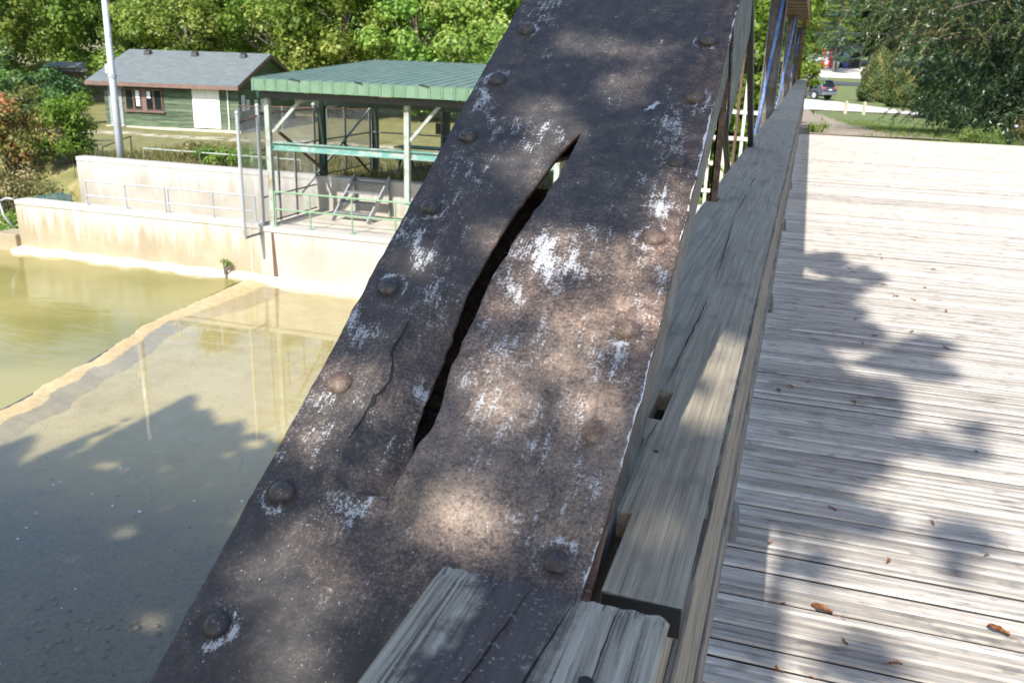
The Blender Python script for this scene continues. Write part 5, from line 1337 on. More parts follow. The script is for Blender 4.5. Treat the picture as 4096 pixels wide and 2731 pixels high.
shrub('shrub', -21.7, 22.6, 2.3, 1.0, 2, 'yellow-green shrub between the orange shrub and the pole', 'leaf_lime', 24, 160, 0.12, 0.07, tone=lambda pc, k, r: 0.45 + r.normal(0, 0.2, len(pc)))
shrub('shrub', -22.4, 20.6, 1.5, 1.4, 3, 'low weedy shrub on the bank beside the lower wall end', 'leaf_olive', 26, 160, 0.11, 0.06)
shrub('shrub', -24.5, 19.5, 1.4, 1.7, 4, 'green bank shrub by the water at the far left', 'leaf_dark', 26, 160, 0.12, 0.07)
shrub('shrub', -26.5, 24.5, 3.4, 2.0, 5, 'dark green bush behind the orange shrub', 'leaf_dark', 40, 170, 0.15, 0.10)
shrub('shrub', -34.5, 34.0, 2.6, 2.2, 6, 'shaded dark bush beside the hut door end', 'leaf_dark', 40, 160, 0.16, 0.11)
shrub('shrub', -38.0, 36.5, 3.0, 2.4, 7, 'rounded green bush left of the hut', 'leaf_dark', 40, 160, 0.17, 0.12)
shrub('shrub', -31.0, 28.5, 2.4, 2.0, 8, 'green bush at the left edge above the orange leaves', 'leaf_far', 36, 160, 0.15, 0.10)
shrub('shrub', -21.3, 19.4, 1.0, 0.8, 31, 'leafy green weeds beside the grab handle', 'leaf_far', 18, 120, 0.10, 0.06)
for k, (x, y, h, w) in enumerate(((-16.6, 23.1, 0.75, 0.7), (-15.4, 22.9, 0.65, 0.6), (-17.8, 23.6, 0.6, 0.7))):
    shrub('weed_clump', x, y, h, w, 50 + k, ['leafy green weed clump against the low pipe rail', 'smaller green weed clump near the end of the pipe rail', 'olive weed clump beside the tall pole'][k], 'leaf_far' if k < 2 else 'leaf_olive', 16, 110, 0.12, 0.05, cat='weeds', clr=(0.2, 0.35))
shrub('sapling', -13.25, 18.32, 0.5, 0.10, 60, 'tiny green sapling growing at the foot of the stained wall', 'leaf_lime', 5, 12, 0.09, 0.05, z=-3.95, cat='sapling', clr=(0.06, 0.10))
# hedge-like undergrowth below the far trees
def far_hedge(name, pts, H, W, seed, label, mat, dens=95):
    r = np.random.default_rng(seed); C = []
    for (a, b) in zip(pts[:-1], pts[1:]):
        L = math.hypot(b[0] - a[0], b[1] - a[1]); n = int(L * 1.5)
        for _ in range(n):
            t = r.random(); x = a[0] + (b[0] - a[0]) * t + r.normal(0, W * 0.4); y = a[1] + (b[1] - a[1]) * t + r.normal(0, W * 0.4)
            C.append((x, y, gzf(x, y) + r.uniform(0.1, 1) * H))
    C = np.array(C); pc, nr, k = clump_leaves(C, r.uniform(0.5, 1.0, len(C)), dens, r)
    v, f = leaf_quads(pc, nr, 0.2, 0.13, r=r)
    o = np_mesh(name, v, f, M[mat], fattr={'tone': np.clip(0.45 + r.normal(0, 0.16, len(pc)) + r.normal(0, 0.14, len(C))[k], 0, 1)})
    return tag(o, label, kind='stuff')
far_hedge('undergrowth', [(-60, 47), (-45, 48), (-30, 50), (-15, 50), (-4, 50)], 2.6, 1.6, 9, 'mass of green undergrowth below the far trees', 'leaf_far')
far_hedge('undergrowth', [(-75, 72), (-40, 74), (-10, 74), (0, 76)], 7.5, 2.5, 10, 'distant wood closing the view behind the far trees', 'leaf_dark', 80)

far_hedge('undergrowth', [(-5.5, 23.0), (-3, 23.2), (-1.1, 23.6), (-1.0, 27.0)], 0.9, 0.8, 13, 'leafy undergrowth covering the bank beside the bridge', 'leaf_lime', 70)
# grass and weeds
def blades(n, xr, yr, h, w, zf, seed, lean=0.35, mask=None):
    r = np.random.default_rng(seed)
    x = r.uniform(*xr, n); y = r.uniform(*yr, n)
    if mask is not None:
        k = mask(x, y, r); x, y = x[k], y[k]
    n = len(x); z = zf(x, y); a = r.uniform(0, 6.283, n); hh = h * r.uniform(0.4, 1.3, n); ww = w * r.uniform(0.6, 1.3, n)
    dx, dy = np.cos(a), np.sin(a); lx, ly = r.normal(0, lean, n) * hh, r.normal(0, lean, n) * hh
    b = np.stack([x, y, z - 0.01], 1)
    v = np.stack([b - np.stack([dx * ww, dy * ww, 0 * ww], 1), b + np.stack([dx * ww, dy * ww, 0 * ww], 1), b + np.stack([lx + dx * ww * 0.3, ly + dy * ww * 0.3, hh], 1), b + np.stack([lx - dx * ww * 0.3, ly - dy * ww * 0.3, hh * 0.98], 1)], 1).reshape(-1, 3)
    return v, np.arange(4 * n).reshape(n, 4), np.clip(0.5 + r.normal(0, 0.2, n), 0, 1)
v, f, t = blades(26000, (-21, -6.5), (21.75, 30.5), 0.26, 0.012, gz, 21, mask=lambda x, y, r: r.random(len(x)) < 0.35 + 0.55 * (wob(x, y, 0.7) > 0) * (y < 27) + 0.2 * (y < 24))
tag(np_mesh('tall_grass', v, f, M['leaf_olive'], fattr={'tone': t}), 'dry olive grass and weeds on the works bank', kind='stuff')
M['leaf_grass'] = leaf('lawn_grass', [(0.0, (0.05, 0.10, 0.015)), (0.5, (0.12, 0.19, 0.035)), (1.0, (0.26, 0.29, 0.09))], 0.35, 0.6, 0.0)
v, f, t = blades(30000, (0.9, 9.5), (21.7, 48.0), 0.09, 0.010, gz, 22, mask=lambda x, y, r: (x > np.where(y < 22.4, 1.2, 2.0 - (y - 22) * 0.03)) & (r.random(len(x)) < np.clip(1.4 - (y - 21) / 24, 0.1, 1)))
tag(np_mesh('lawn_grass', v, f, M['leaf_grass'], fattr={'tone': t}), 'short green grass beside the path beyond the deck', kind='stuff')
shrub('weed_clump', 0.28, 22.7, 0.32, 0.28, 70, 'bright green weed growing at the far end of the railing', 'leaf_lime', 9, 22, 0.16, 0.025, cat='weeds', clr=(0.10, 0.2), along=(0.1, 0.0, 1.0))
# vines beside the bridge
shrub('vine', -2.6, 22.6, 3.6, 1.0, 75, 'low leafy vine covering the bank below the trellis', 'leaf_lime', 46, 120, 0.15, 0.12, z=-2.6, cat='vine', clr=(0.3, 0.5))
shrub('vine', -1.35, 22.5, 2.6, 0.6, 76, 'light green vine spilling over the abutment by the tension bars', 'leaf_lime', 34, 120, 0.13, 0.11, z=-2.3, cat='vine', clr=(0.25, 0.4))
shrub('vine', -1.55, 23.4, 5.2, 0.9, 71, 'bright green vine climbing over the white trellis', 'leaf_lime', 46, 120, 0.15, 0.12, z=-1.2, cat='vine', clr=(0.25, 0.45))
shrub('vine', 0.0, 30.5, 0.9, 0.35, 72, 'sunlit leafy branch beside the tan far end post', 'leaf_lime', 12, 50, 0.13, 0.09, z=0.75, cat='vine', clr=(0.15, 0.3))

# ------------------------------------------------------------------ willow and hedge beyond the deck
def willow():
    r = np.random.default_rng(5)
    t = empty('willow_tree', (6.3, 27.5, gzf(6.3, 27.5) - 0.05)); tag(t, 'large dark willow hanging over the end of the deck', 'tree'); B = np.array(t.location)
    mb = MB(); mb.tube([(0, 0, -0.4), (0.1, 0, 1.5), (-0.2, -0.3, 3.5), (-0.5, -0.6, 6.0)], [0.42, 0.36, 0.28, 0.15], 10, False)
    Cc, Nn, Aa, Tn = [], [], [], []
    def strand(p, d, L, n, tone):
        """a drooping twig with narrow leaves along both sides"""
        p = np.array(p, float); d = np.array(d, float); d /= np.linalg.norm(d)
        pts = [p]; k = 10
        for i in range(k):
            d = d + np.array([r.normal(0, 0.05), r.normal(0, 0.05), -0.16]); d /= np.linalg.norm(d)
            p = p + d * L / k; pts.append(p)
        pts = np.array(pts); s = r.uniform(0.05, 1, n) * k; i = np.minimum(s.astype(int), k - 1); fr = (s - i)[:, None]
        c = pts[i] * (1 - fr) + pts[i + 1] * fr; dd = pts[i + 1] - pts[i]
        side = r.normal(0, 1, (n, 3)); al = unit(unit(dd) + side * 0.45 + np.array([0, 0, -0.25])); c = c + al * 0.06
        Cc.append(c); Aa.append(al); Nn.append(r.normal(0, 0.6, (n, 3)) + np.array([-0.1, -0.35, 0.7])); Tn.append(np.clip(tone + r.normal(0, 0.13, n), 0, 1))
        return pts
    tw = MB()
    def bush(n, xr, yr, zr, L, tone, dens=58, shape=None, twig=0.0):
        m = 0
        while m < n:
            x, y, z = r.uniform(*xr), r.uniform(*yr), r.uniform(*zr)
            if shape and not shape(x, y, z): continue
            m += 1
            a = r.uniform(0, 6.283); d = np.array([math.cos(a) - 0.35, math.sin(a) - 0.45, r.uniform(-0.1, 0.7)])
            pts = strand((x, y, z), d, r.uniform(*L), dens, tone)
            if r.random() < twig: tw.tube([Vector(q - B) for q in pts[::3]], [0.008, 0.006, 0.004, 0.003], 3, False)
    # main body: left face runs from the lawn edge up and over the path
    body = lambda x, y, z: x > 2.75 + 0.10 * max(0, y - 24) - 0.60 * max(0, z - 1.5) - 0.25 * math.sin(y * 1.3 + z) and not (z < 0.25 and y < 23.2)
    bush(1250, (1.6, 9.5), (22.6, 31.0), (0.15, 4.6), (0.7, 1.4), 0.30, 54, body)  # leaf tone lowered to paint in shade inside the crown
    bush(480, (0.5, 5.5), (23.5, 29.0), (2.2, 5.2), (0.8, 1.6), 0.72, 54, lambda x, y, z: x > 1.75 - 0.5 * (z - 2.2), 0.5)  # leaf tone raised to paint in light on the overhanging strands
    bush(170, (4.4, 7.2), (21.2, 24.0), (2.3, 4.6), (0.6, 1.2), 0.72, 50, None, 0.6)
    bush(420, (0.8, 9.0), (28.5, 33.0), (1.2, 6.2), (0.8, 1.5), 0.45, 50, lambda x, y, z: x > 2.6 - 0.45 * (z - 1.6))
    # upper crown that shades the face below it
    bush(620, (1.8, 10.5), (18.9, 30.0), (4.7, 9.0), (0.9, 1.8), 0.55, 40, lambda x, y, z: z > 4.7 + 0.25 * max(0, 3.2 - x) and (y > 20.0 or z > 5.6))
    for _ in range(60):
        e = (r.uniform(-4, 4), r.uniform(-7, 3), r.uniform(2.0, 7.5)); limb(mb, (-0.3, -0.4, r.uniform(2.0, 5)), e, 0.10, 0.02, r, 5)
    mb.build('trunk', M['bark'], t, smooth=True, fix=False)
    tw.build('twigs', M['twig'], t, fix=False)['kind'] = 'stuff'
    c = np.concatenate(Cc) - B; v, f = leaf_quads(c, np.concatenate(Nn), 0.135, 0.026, along=np.concatenate(Aa), r=r)
    np_mesh('crown', v, f, M['leaf_willow'], t, fattr={'tone': np.concatenate(Tn)})
M['twig'] = flat('yellow_twig', (0.33, 0.24, 0.09), 0.7, 0.3, 20)
willow()
shrub('hedge_bush', 7.6, 23.0, 2.6, 1.6, 80, 'bright leafy bush at the right frame edge by the deck end', 'leaf_far', 36, 150, 0.13, 0.07, clr=(0.3, 0.5))
shrub('hedge_bush', 6.6, 30.0, 3.6, 2.4, 81, 'dark bush filling the shade under the willow', 'leaf_dark', 46, 160, 0.14, 0.08)
shrub('hedge_bush', 5.5, 36.0, 3.0, 2.0, 82, 'dark hedge bush beyond the willow beside the lawn', 'leaf_dark', 40, 160, 0.15, 0.09)
shrub('weed_clump', 4.75, 22.0, 0.75, 0.45, 83, 'chicory weeds with pale blue flowers at the deck edge', 'leaf_olive', 16, 80, 0.09, 0.02, cat='weeds', clr=(0.15, 0.28))
shrub('weed_clump', 3.6, 22.2, 0.35, 0.6, 84, 'low grassy weeds along the deck end under the willow', 'leaf_grass', 16, 120, 0.12, 0.015, cat='weeds', clr=(0.15, 0.25))
M['petal'] = flat('pale_blue_petal', (0.45, 0.45, 0.85), 0.6, 0.1, 5)
for k, (x, z) in enumerate(((4.30, 0.40), (4.62, 0.62))):
    mb = MB(); pts = [(x + 0.035 * math.cos(t) * (1 if i % 2 else 0.45), z + 0.035 * math.sin(t) * (1 if i % 2 else 0.45)) for i, t in enumerate(np.linspace(0, 6.283, 17)[:-1])]
    mb.prism(pts, 'y', 21.66, 21.675); fl_ = mb.build('chicory_flower', M['petal']); MB().tube([(x, 21.68, z), (x + 0.02, 21.8, 0.0)], 0.004, 4).build('stem', M['green_dark'], fl_)
    tag(fl_, ['lower pale blue chicory flower by the willow', 'upper pale blue chicory flower by the willow'][k], 'flower')

# cedar bush by the gravel road
def cedar(name, x, y, H, R, seed, label, mat='leaf_cedar', n=16000, L=0.22, W=0.05, pointy=0.75):
    r = np.random.default_rng(seed); t = empty(name, (x, y, gzf(x, y) - 0.05)); tag(t, label, 'shrub' if 'bush' in name else 'tree')
    z = r.random(n) ** 0.9; a = r.uniform(0, 6.283, n)
    lob = 1 + 0.16 * np.sin(a * 5 + z * 9) + 0.12 * np.sin(a * 3 - z * 14)
    prof = (1 - z) ** pointy * np.minimum(1, 0.55 + z * 3.2)
    rad = R * prof * lob * (r.random(n) ** 0.25)
    c = np.stack([rad * np.cos(a), rad * np.sin(a), z * H], 1)
    out = np.stack([np.cos(a), np.sin(a), 0.3 + 0 * a], 1)
    v, f = leaf_quads(c, out + r.normal(0, 0.5, out.shape), L, W, along=out * 0.5 + np.array([0, 0, 1.0]), r=r)
    tn = np.clip(0.5 + 0.22 * np.sin(a * 4 + z * 11) + r.normal(0, 0.13, n) + (z - 0.5) * 0.25, 0, 1)
    MB().tube([(0, 0, -0.3), (0, 0, H * 0.9)], [0.12, 0.02], 8, False).build('trunk', M['bark'], t)
    np_mesh('crown', v, f, M[mat], t, fattr={'tone': tn})
    return t
cedar('cedar_bush', 5.75, 87.0, 4.6, 1.75, 91, 'rounded yellow-green cedar bush beside the gravel road', n=15000, L=0.26, W=0.08, pointy=0.42)
cedar('cedar_bush', 7.3, 77.0, 3.2, 1.7, 92, 'lower browning cedar bush next to the dark hedge', n=13000, L=0.26, W=0.08, pointy=0.4)
cedar('cedar_bush', 8.2, 60.0, 4.6, 2.3, 93, 'shaded green cedar bush behind the willow', mat='leaf_dark', n=14000, L=0.24, W=0.07, pointy=0.4)
# spruces and trees across the road
def spruce(x, y, H, R, seed, label):
    r = np.random.default_rng(seed); t = empty('spruce_tree', (x, y, gzf(x, y) - 0.05)); tag(t, label, 'tree')
    mb = MB().tube([(0, 0, -0.3), (0, 0, H)], [0.28, 0.03], 8, False); C, A = [], []
    for k in range(150):
        z = H * (0.12 + 0.88 * r.random() ** 1.1); L = R * (1 - z / H) ** 0.8 + 0.25; a = r.uniform(0, 6.283); n = int(26 + L * 34)
        s = r.random(n) ** 0.7; d = np.array([math.cos(a), math.sin(a), 0.0])
        c = np.outer(s * L, d); c[:, 2] = z - 0.28 * L * s + 0.22 * L * s ** 2; c += r.normal(0, 0.11, c.shape) * np.array([1, 1, 0.5])
        C.append(c); A.append(np.tile(d + np.array([0, 0, -0.4]), (n, 1)))
        limb(mb, (0, 0, z), (d[0] * L * 0.8, d[1] * L * 0.8, z - 0.2 * L), 0.03, 0.008, r, 3)
    c = np.concatenate(C); v, f = leaf_quads(c, r.normal(0, 0.5, c.shape) + np.array([0, -0.2, 1.0]), 0.34, 0.085, along=np.concatenate(A), r=r)
    mb.build('trunk', M['bark'], t, fix=False); np_mesh('crown', v, f, M['leaf_spruce'], t, fattr={'tone': np.clip(0.5 + r.normal(0, 0.2, len(c)), 0, 1)})
spruce(3.0, 136, 15, 3.8, 95, 'green spruce standing in front of the roadside stall')
spruce(-3.0, 158, 16, 4.2, 96, 'blue-green spruce beyond the gravel lot')
T(1, 1.5, 152, 1.1, 1.2, 'small leafy tree behind the orange canoe', 'trees across the road', 'leaf_far', 0.12)
T(2, 8.5, 156, 1.5, 2.9, 'tree behind the roadside stall', 'trees across the road', 'leaf_dark', 0.1)
T(3, -6.5, 150, 1.5, 0.9, 'tree across the road behind the truss verticals', 'trees across the road', 'leaf_far', 0.1)
T(4, 16.0, 150, 1.6, 0.9, 'tree across the road hidden behind the willow', 'trees across the road', 'leaf_dark', 0.05)
for k, (x, y, lab) in enumerate(((-12, 164, 'tall tree far across the road behind the truss'), (-1.5, 166, 'tall tree far across the road above the orange canoe'), (5.0, 168, 'tall tree far across the road above the stall'), (12, 166, 'tall tree far across the road behind the cedar bush'), (20, 164, 'tall tree far across the road behind the willow'), (28, 165, 'tall tree far across the road at the right edge'))):
    T(k, x, y, 1.9, k * 0.9, lab, 'trees across the road', 'leaf_far', 0.02)
far_hedge('undergrowth', [(-18, 172), (0, 175), (14, 174), (34, 170)], 16.0, 3.0, 12, 'distant wood beyond the road', 'leaf_far', 170)
pw3 = MB(); pw3.tube([(-40, 112, 5.0), (0, 113, 4.5), (40, 112, 5.0)], 0.03, 4)
tag(pw3.build('power_line', M['wire']), 'thin overhead line across the distant trees', 'power line')

# bollards
for k, (x, y) in enumerate(((2.36, 60.6), (3.43, 60.6))):
    b = MB(); z = gzf(x, y)
    pr = [(-0.10, -0.2), (0.10, -0.2), (0.10, 0.70), (0.05, 0.78), (-0.06, 0.78), (-0.10, 0.72)]
    b.prism([(x + a, z + c) for a, c in pr], 'y', y - 0.10, y + 0.10)
    tag(b.build('bollard', M['pale_wood'], bevel=0.02), ['pale wooden bollard nearer the parked car', 'pale wooden bollard nearer the cedar bush'][k], 'bollard', 'bollards along the gravel road')

# ------------------------------------------------------------------ parked car
def make_car():
    z = gzf(0.6, 85.0) + 0.05
    car = empty('parked_car', (0.10, 86.0, z), math.radians(48)); tag(car, 'dark blue SUV parked on the gravel road', 'car')
    # local: +y is forward, x to the car's right
    paint = NT('dark_blue_paint'); pm_ = paint.done((0.045, 0.055, 0.085), 0.28); paint.b.inputs['Coat Weight'].default_value = 0.6
    W = 0.92
    # side profile (y, z) lofted with tumblehome
    prof = [(-2.25, 0.42), (-2.30, 0.70), (-2.24, 1.02), (-2.12, 1.08), (-1.85, 1.60), (-1.60, 1.68), (-0.2, 1.70), (0.35, 1.62), (1.05, 1.12), (1.35, 1.06), (2.05, 0.96), (2.30, 0.72), (2.28, 0.40), (1.2, 0.26), (-1.2, 0.26)]
    def half(zv): return W * (1.0 if zv < 1.05 else 1.0 - (zv - 1.05) * 0.30) * (0.93 if zv < 0.45 else 1.0)
    mb = MB(); n = len(prof); secs = (-1.0, -0.9, 0.9, 1.0)
    for s in secs:
        for (y, zv) in prof:
            k = 1.0 if abs(s) < 1 else 0.965
            mb.v.append((s * half(zv), y * k, 0.3 + (zv - 0.3) * (1 if abs(s) < 1 else 0.975)))
    for i in range(3):
        for j in range(n):
            mb.f.append((i * n + j, i * n + (j + 1) % n, (i + 1) * n + (j + 1) % n, (i + 1) * n + j))
    mb.f += [tuple(range(n))[::-1], tuple(range(3 * n, 4 * n))]
    body = mb.build('body', pm_, car, smooth=False, bevel=0.03)
    # glass
    rw = MB(); rw.v = [(-0.66, -2.125, 1.14), (0.66, -2.125, 1.14), (0.56, -1.905, 1.54), (-0.56, -1.905, 1.54)]; rw.v += [(x, y - 0.02, zz) for x, y, zz in rw.v[:4]]
    rw.f = [(0, 1, 2, 3), (4, 7, 6, 5), (0, 4, 5, 1), (1, 5, 6, 2), (2, 6, 7, 3), (3, 7, 4, 0)]; rw.build('rear_window', M['glass_dark'], car)
    for s in (-1, 1):
        for poly in (((-1.72, 1.16), (-1.50, 1.54), (-0.95, 1.56), (-0.95, 1.16)), ((-0.88, 1.16), (-0.88, 1.56), (-0.10, 1.57), (-0.10, 1.16)), ((-0.03, 1.16), (-0.03, 1.57), (0.28, 1.52), (0.88, 1.16))):
            g = MB(); g.v = [(s * (half(zv) - 0.005), y, zv) for y, zv in poly] + [(s * (half(zv) + 0.012), y, zv) for y, zv in poly]
            m = len(poly); g.f = [tuple(range(m)), tuple(range(m, 2 * m))[::-1]] + [(i, (i + 1) % m, m + (i + 1) % m, m + i) for i in range(m)]
            g.build('side_window', M['glass_dark'], car)
        l = MB().box(s * 0.70 - 0.17, s * 0.70 + 0.17, -2.31, -2.16, 0.92, 1.08); l.build('tail_light', flat('tail_light_red', (0.55, 0.10, 0.09), 0.15, 0.1, 5) if s < 0 else bpy.data.materials['tail_light_red'], car, bevel=0.02)
        MB().box(s * 0.92 - 0.10, s * 0.92 + 0.10, 0.62, 0.74, 1.10, 1.24).build('mirror', pm_, car, bevel=0.03)
        MB().tube([(s * 0.62, -1.3, 1.74), (s * 0.62, 0.2, 1.74)], 0.02, 6).build('roof_rail', M['galv'], car)
        for y in (-1.38, 1.38):
            wh = MB().tube([(s * 0.70, y, 0.36), (s * 0.93, y, 0.36)], 0.36, 20).build('wheel', M['black'], car)
            MB().tube([(s * 0.90, y, 0.36), (s * 0.945, y, 0.36)], 0.23, 12).build('rim', M['galv'], wh)
            ar = MB(); pts = [(y + 0.43 * math.cos(t), 0.36 + 0.43 * math.sin(t)) for t in np.linspace(0, math.pi, 9)] + [(y - 0.36 * math.cos(t), 0.36 + 0.36 * math.sin(t)) for t in np.linspace(0, math.pi, 9)]
            ar.prism(pts, 'x', s * 0.905, s * 0.935); ar.build('wheel_arch', M['black'], car)
    MB().box(-0.86, 0.86, -2.36, -2.2, 0.42, 0.66).build('bumper', M['galv_dark'], car, bevel=0.04)
    MB().box(-0.17, 0.17, -2.335, -2.30, 0.80, 0.92).build('number_plate', M['paper'], car)
    MB().box(-0.55, 0.55, -2.02, -1.86, 1.60, 1.66).build('spoiler', pm_, car, bevel=0.02)
    return car
make_car()

# ------------------------------------------------------------------ roadside stall, boats and canoe far across the road
def hull(L, w, h, mat, name):
    mb = MB(); n = 12; k = 6
    for i in range(n + 1):
        t = i / n; x = (t - 0.5) * L; q = math.sin(math.pi * min(1, max(0, t * 0.96 + 0.02))) ** 0.6
        for j in range(k + 1):
            a = math.pi * j / k; mb.v.append((x, math.cos(a) * w * q, -math.sin(a) * h * q + h + 0.12 * (2 * t - 1) ** 4))
    for i in range(n):
        for j in range(k): mb.f.append((i * (k + 1) + j, i * (k + 1) + j + 1, (i + 1) * (k + 1) + j + 1, (i + 1) * (k + 1) + j))
    for i in range(n): mb.f.append((i * (k + 1), (i + 1) * (k + 1), (i + 1) * (k + 1) + k, i * (k + 1) + k))
    return mb.build(name, mat, smooth=True)
C_ = {'red': flat('red_plastic', (0.60, 0.05, 0.04), 0.4, 0.1, 3), 'white': M['white'], 'blue': flat('navy_board', (0.04, 0.07, 0.22), 0.4, 0.1, 3), 'grey': M['galv_dark'], 'green': flat('green_bin', (0.02, 0.16, 0.10), 0.5, 0.1, 3), 'orange': flat('orange_plastic', (0.70, 0.14, 0.03), 0.4, 0.1, 3), 'yellow': flat('yellow_paint', (0.6, 0.42, 0.06), 0.5, 0.1, 3)}
YS = 143.0
stall = empty('stall', (4.4, YS + 1.2, gzf(4.4, YS + 1.2))); tag(stall, 'dark open stall across the road with upright boards', 'stall')
MB().prism([(-1.9, 2.6), (1.6, 2.6), (1.6, 2.75), (-0.1, 3.3), (-1.9, 2.75)], 'x', -2.0, 2.4).build('roof', M['steel_dark'], stall)
for x in (-1.9, -0.6, 0.9, 2.2): MB().box(x - 0.07, x + 0.07, -1.6, -1.46, -0.1, 2.6).build('post', M['steel_dark'], stall)
MB().box(-2.0, 2.4, 1.3, 1.45, 0, 2.6).build('back_wall', M['interior'], stall)
for k, (x, c, h, w, lab) in enumerate(((1.55, 'red', 2.9, 0.30, 'first red kayak standing upright by the stall'), (2.0, 'white', 2.7, 0.30, 'white kayak standing between two red ones'), (2.45, 'red', 3.0, 0.28, 'second red kayak standing upright by the stall'), (2.85, 'grey', 2.8, 0.22, 'grey board standing upright at the stall front'), (3.55, 'white', 2.8, 0.26, 'white board leaning at the stall front post'), (4.6, 'blue', 2.9, 0.55, 'large navy blue board at the end of the stall'))):
    o = hull(h, w, 0.18, C_[c], 'kayak'); o.location = (x, YS - 0.6, gzf(x, YS - 0.6) + h / 2); o.rotation_euler = (0, math.radians(88), math.radians(90))
    tag(o, lab, 'kayak', 'boards and kayaks upright at the stall')
o = hull(4.2, 0.42, 0.36, C_['orange'], 'canoe'); o.location = (0.5, 138.5, gzf(0, 138.5) + 0.45); tag(o, 'bright orange canoe on the gravel lot', 'canoe')
o = hull(4.2, 0.42, 0.36, C_['white'], 'canoe'); o.location = (0.0, 142.5, gzf(0, 142.5) + 0.9); tag(o, 'white canoe behind the orange canoe', 'canoe')
for (x0, lab) in ((-1.6, 'trestle holding the orange canoe'), ):
    mb = MB(); z = gzf(0, 138.5)
    for x in (-1.4, 1.2): mb.box(x - 0.05, x + 0.05, 138.2, 138.8, z - 0.05, z + 0.52)
    mb.box(-1.4, 1.2, 138.46, 138.54, z + 0.3, z + 0.36)
    tag(mb.build('trestle', M['steel_dark']), lab, 'trestle')
mb = MB(); z = gzf(0, 142.5)
for x in (-1.9, 0.7): mb.box(x - 0.05, x + 0.05, 142.2, 142.8, z - 0.05, z + 0.95)
mb.box(-1.9, 0.7, 142.46, 142.54, z + 0.6, z + 0.66); tag(mb.build('trestle', M['galv_dark']), 'trestle holding the white canoe', 'trestle')
tag(MB().box(3.0, 3.5, YS - 1.3, YS - 0.9, gzf(3.2, YS) - 0.1, gzf(3.2, YS) + 0.8).build('bin', C_['green'], bevel=0.05), 'dark green bin in front of the stall', 'bin')
sgn = MB().box(1.05, 1.15, YS - 2.0, YS - 1.9, gzf(1.1, YS - 2) - 0.1, gzf(1.1, YS - 2) + 1.9).build('signpost', M['pale_wood']); MB().box(0.75, 1.5, YS - 2.05, YS - 2.005, gzf(1.1, YS - 2) + 1.1, gzf(1.1, YS - 2) + 1.8).build('sign_panel', M['white'], sgn); MB().box(0.95, 1.3, YS - 2.1, YS - 2.055, gzf(1.1, YS - 2) + 0.3, gzf(1.1, YS - 2) + 0.9).build('lower_panel', C_['yellow'], sgn)
tag(sgn, 'pale signpost with a white panel left of the stall', 'signpost')

# ------------------------------------------------------------------ trees behind the viewer whose crowns shade the near end of the bridge
SD = np.array(SUN) / SUN.z
def in_ell(E, u, v, grow, add=0.0):
    m = np.zeros(len(u), bool)
    for (cx, cy, ax, ay, bx, by, s) in E:
        det = ax * by - ay * bx; du, dv = u - cx, v - cy
        p = (du * by - dv * bx) / det; q = (ax * dv - ay * du) / det
        la, lb = math.hypot(ax, ay), math.hypot(bx, by); ra_, rb_ = grow * (0.62 + 0.38 * s) + add / la, grow * (0.62 + 0.38 * s) + add / lb
        m |= ((p / ra_) ** 2 + (q / rb_) ** 2) < 1.0
    return m
r = np.random.default_rng(11)
def lift(P_, zr): 
    z = r.uniform(*zr, len(P_)); k = (z - P_[:, 2])[:, None]
    return P_ + k * SD
# gaps in the crown are kept where sun flecks reach the plate, the cap board and the deck
n = 22000
u = r.uniform(-0.80, -0.135, n); v = r.uniform(0.25, 3.2, n)
keep = ~((in_ell(SPOTS, u, v, 1.0, 0.027)) & (v < 2.35))
u, v = u[keep], v[keep]
near_pts = [np.stack([u, v / CT, 0.57 + 0.6 * v / CT], 1)]
n = 5200; u = r.uniform(-0.155, 0.0, n); v = r.uniform(0.6, 3.4, n); k = ~in_ell(CAPLIT, u, v, 1.0, 0.02)
near_pts.append(np.stack([u[k], v[k], np.full(k.sum(), 1.054)], 1))
deck_pts = []
for e in DECKSH + [[0.12, 4.6, 0.22, 0.09, 0.0, -0.7, 1.0], [0.14, 3.6, 0.20, 0.08, 0.0, -0.5, 1.0], [0.2, 5.9, 0.25, 0.1, 0.0, -0.6, 1.0], [0.42, 4.2, 0.25, 0.1, 0.0, -0.5, 1.0]]:
  if True:
    area = abs(e[2] * e[5] - e[3] * e[4]) * math.pi
  for _ in range(20):
    m = int(area * 330) + 10; ca, cq = r.uniform(0, 6.283), math.sqrt(r.random()) * 1.05; rr = r.uniform(0.18, 0.5)
    a = r.uniform(0, 6.283, m); q = np.sqrt(r.random(m)) * rr
    q, a = np.hypot(q * np.cos(a) + cq * math.cos(ca), q * np.sin(a) + cq * math.sin(ca)), np.arctan2(q * np.sin(a) + cq * math.sin(ca), q * np.cos(a) + cq * math.cos(ca))
    deck_pts.append(np.stack([e[0] + q * (np.cos(a) * e[2] + np.sin(a) * e[4]), e[1] + q * (np.cos(a) * e[3] + np.sin(a) * e[5]), np.zeros(m)], 1))
n = 1500; near_pts.append(np.stack([r.uniform(0.0, 2.4, n), r.uniform(-2.5, 1.7, n), np.zeros(n)], 1))
A1 = lift(np.concatenate(near_pts), (4.4, 6.2)); A2 = lift(np.concatenate(deck_pts), (6.8, 10.0)); A = np.concatenate([A1, A2]); LA = np.concatenate([np.full(len(A1), 0.052), np.full(len(A2), 0.090)])
n = 60000; x = r.uniform(-13.5, -1.6, n); y = r.uniform(-1.0, 12.5, n)
wbx = np.array([p[0] for p in WB]); wby = np.array([p[1] for p in WB]); o_ = np.argsort(wbx)
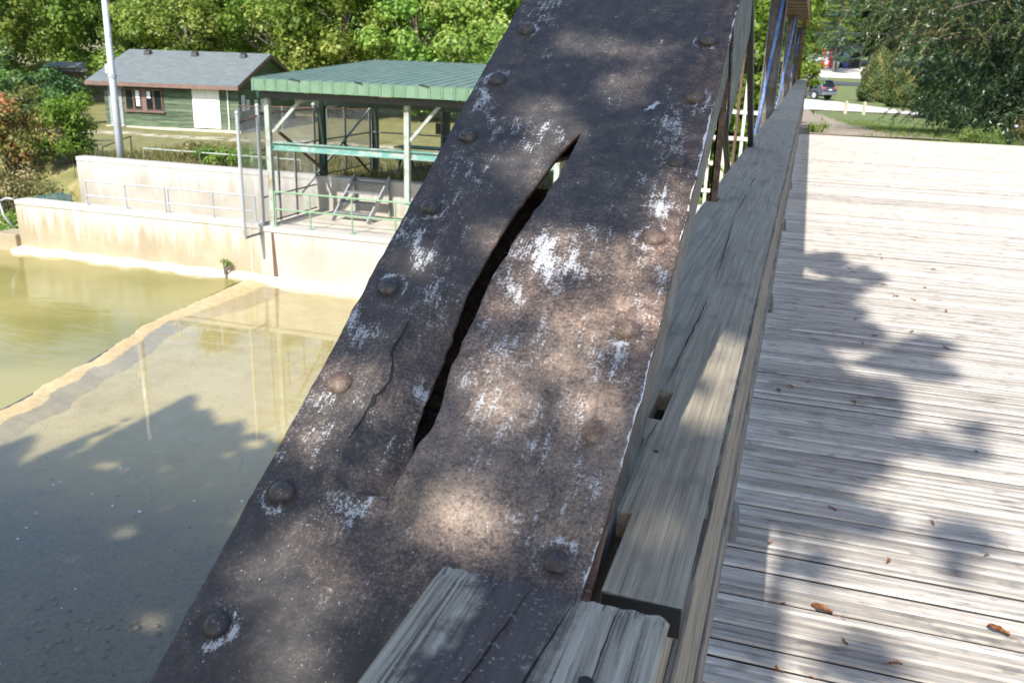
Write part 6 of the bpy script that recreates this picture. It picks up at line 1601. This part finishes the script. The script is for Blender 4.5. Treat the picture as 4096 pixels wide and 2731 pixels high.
bd = np.interp(x, wbx[o_], wby[o_]) + 0.22 * np.sin(x * 5.3) + 0.15 * np.sin(x * 11 + y * 3) - 0.45
k = (y < bd) & ~((np.sin(x * 2.1 + 1) * np.sin(y * 2.3) > 0.93))
Bp = lift(np.stack([x[k], y[k], np.full(k.sum(), -4.0)], 1), (5.5, 9.5))
def big_tree(name, base, fork, pts, L, W, mat, label, extra):
    t = empty(name, base); tag(t, label, 'tree'); b = np.array(base, float)
    ex = lift(extra, (6.0, 10.0))
    pc = np.concatenate([pts, ex]) - b; N = len(pc)
    if hasattr(L, '__len__'): L = np.concatenate([L, np.full(len(ex), 0.09)]); W = L * 0.75
    v, f = leaf_quads(pc, r.normal(0, 0.6, (N, 3)) + SD * 0.6, L, W, r=r)
    np_mesh('crown', v, f, M[mat], t, fattr={'tone': np.clip(0.45 + r.normal(0, 0.15, N), 0, 1)})
    mb = MB(); fk = np.array(fork) - b
    mb.tube([(0, 0, -0.6), tuple(fk * np.array([0.2, 0.2, 0.35])), tuple(fk)], [0.36, 0.28, 0.2], 10, False)
    tw = np.concatenate([pc[r.permutation(len(pts))[:8]], (ex - b)[r.permutation(len(ex))[:34]]])
    for i, q in enumerate(tw): limb(mb, fk * r.uniform(0.75, 1.0), q, 0.02 if i < 8 else 0.06, 0.005, r, 5)
    mb.build('trunk', M['bark'], t, smooth=True, fix=False)
n = 9000
E1 = np.stack([r.uniform(-1.0, 4.5, n), r.uniform(-9, -0.5, n), np.zeros(n)], 1)
E2 = np.stack([r.uniform(-14, -2, n), r.uniform(-9, 0, n), np.full(n, -3.0)], 1)
big_tree('overhanging_tree', (-2.6, -9.0, gzf(-2.6, -9.0)), (-1.8, -6.8, 5.2), A, LA, LA * 0.75, 'leaf_far', 'tree behind the viewer whose crown dapples the deck and plate', E1)
big_tree('overhanging_tree', (-11.0, -8.5, gzf(-11, -8.5)), (-9.8, -6.5, 5.5), Bp, 0.20, 0.15, 'leaf_far', 'tree on the near bank whose crown shades the shallow water', E2)
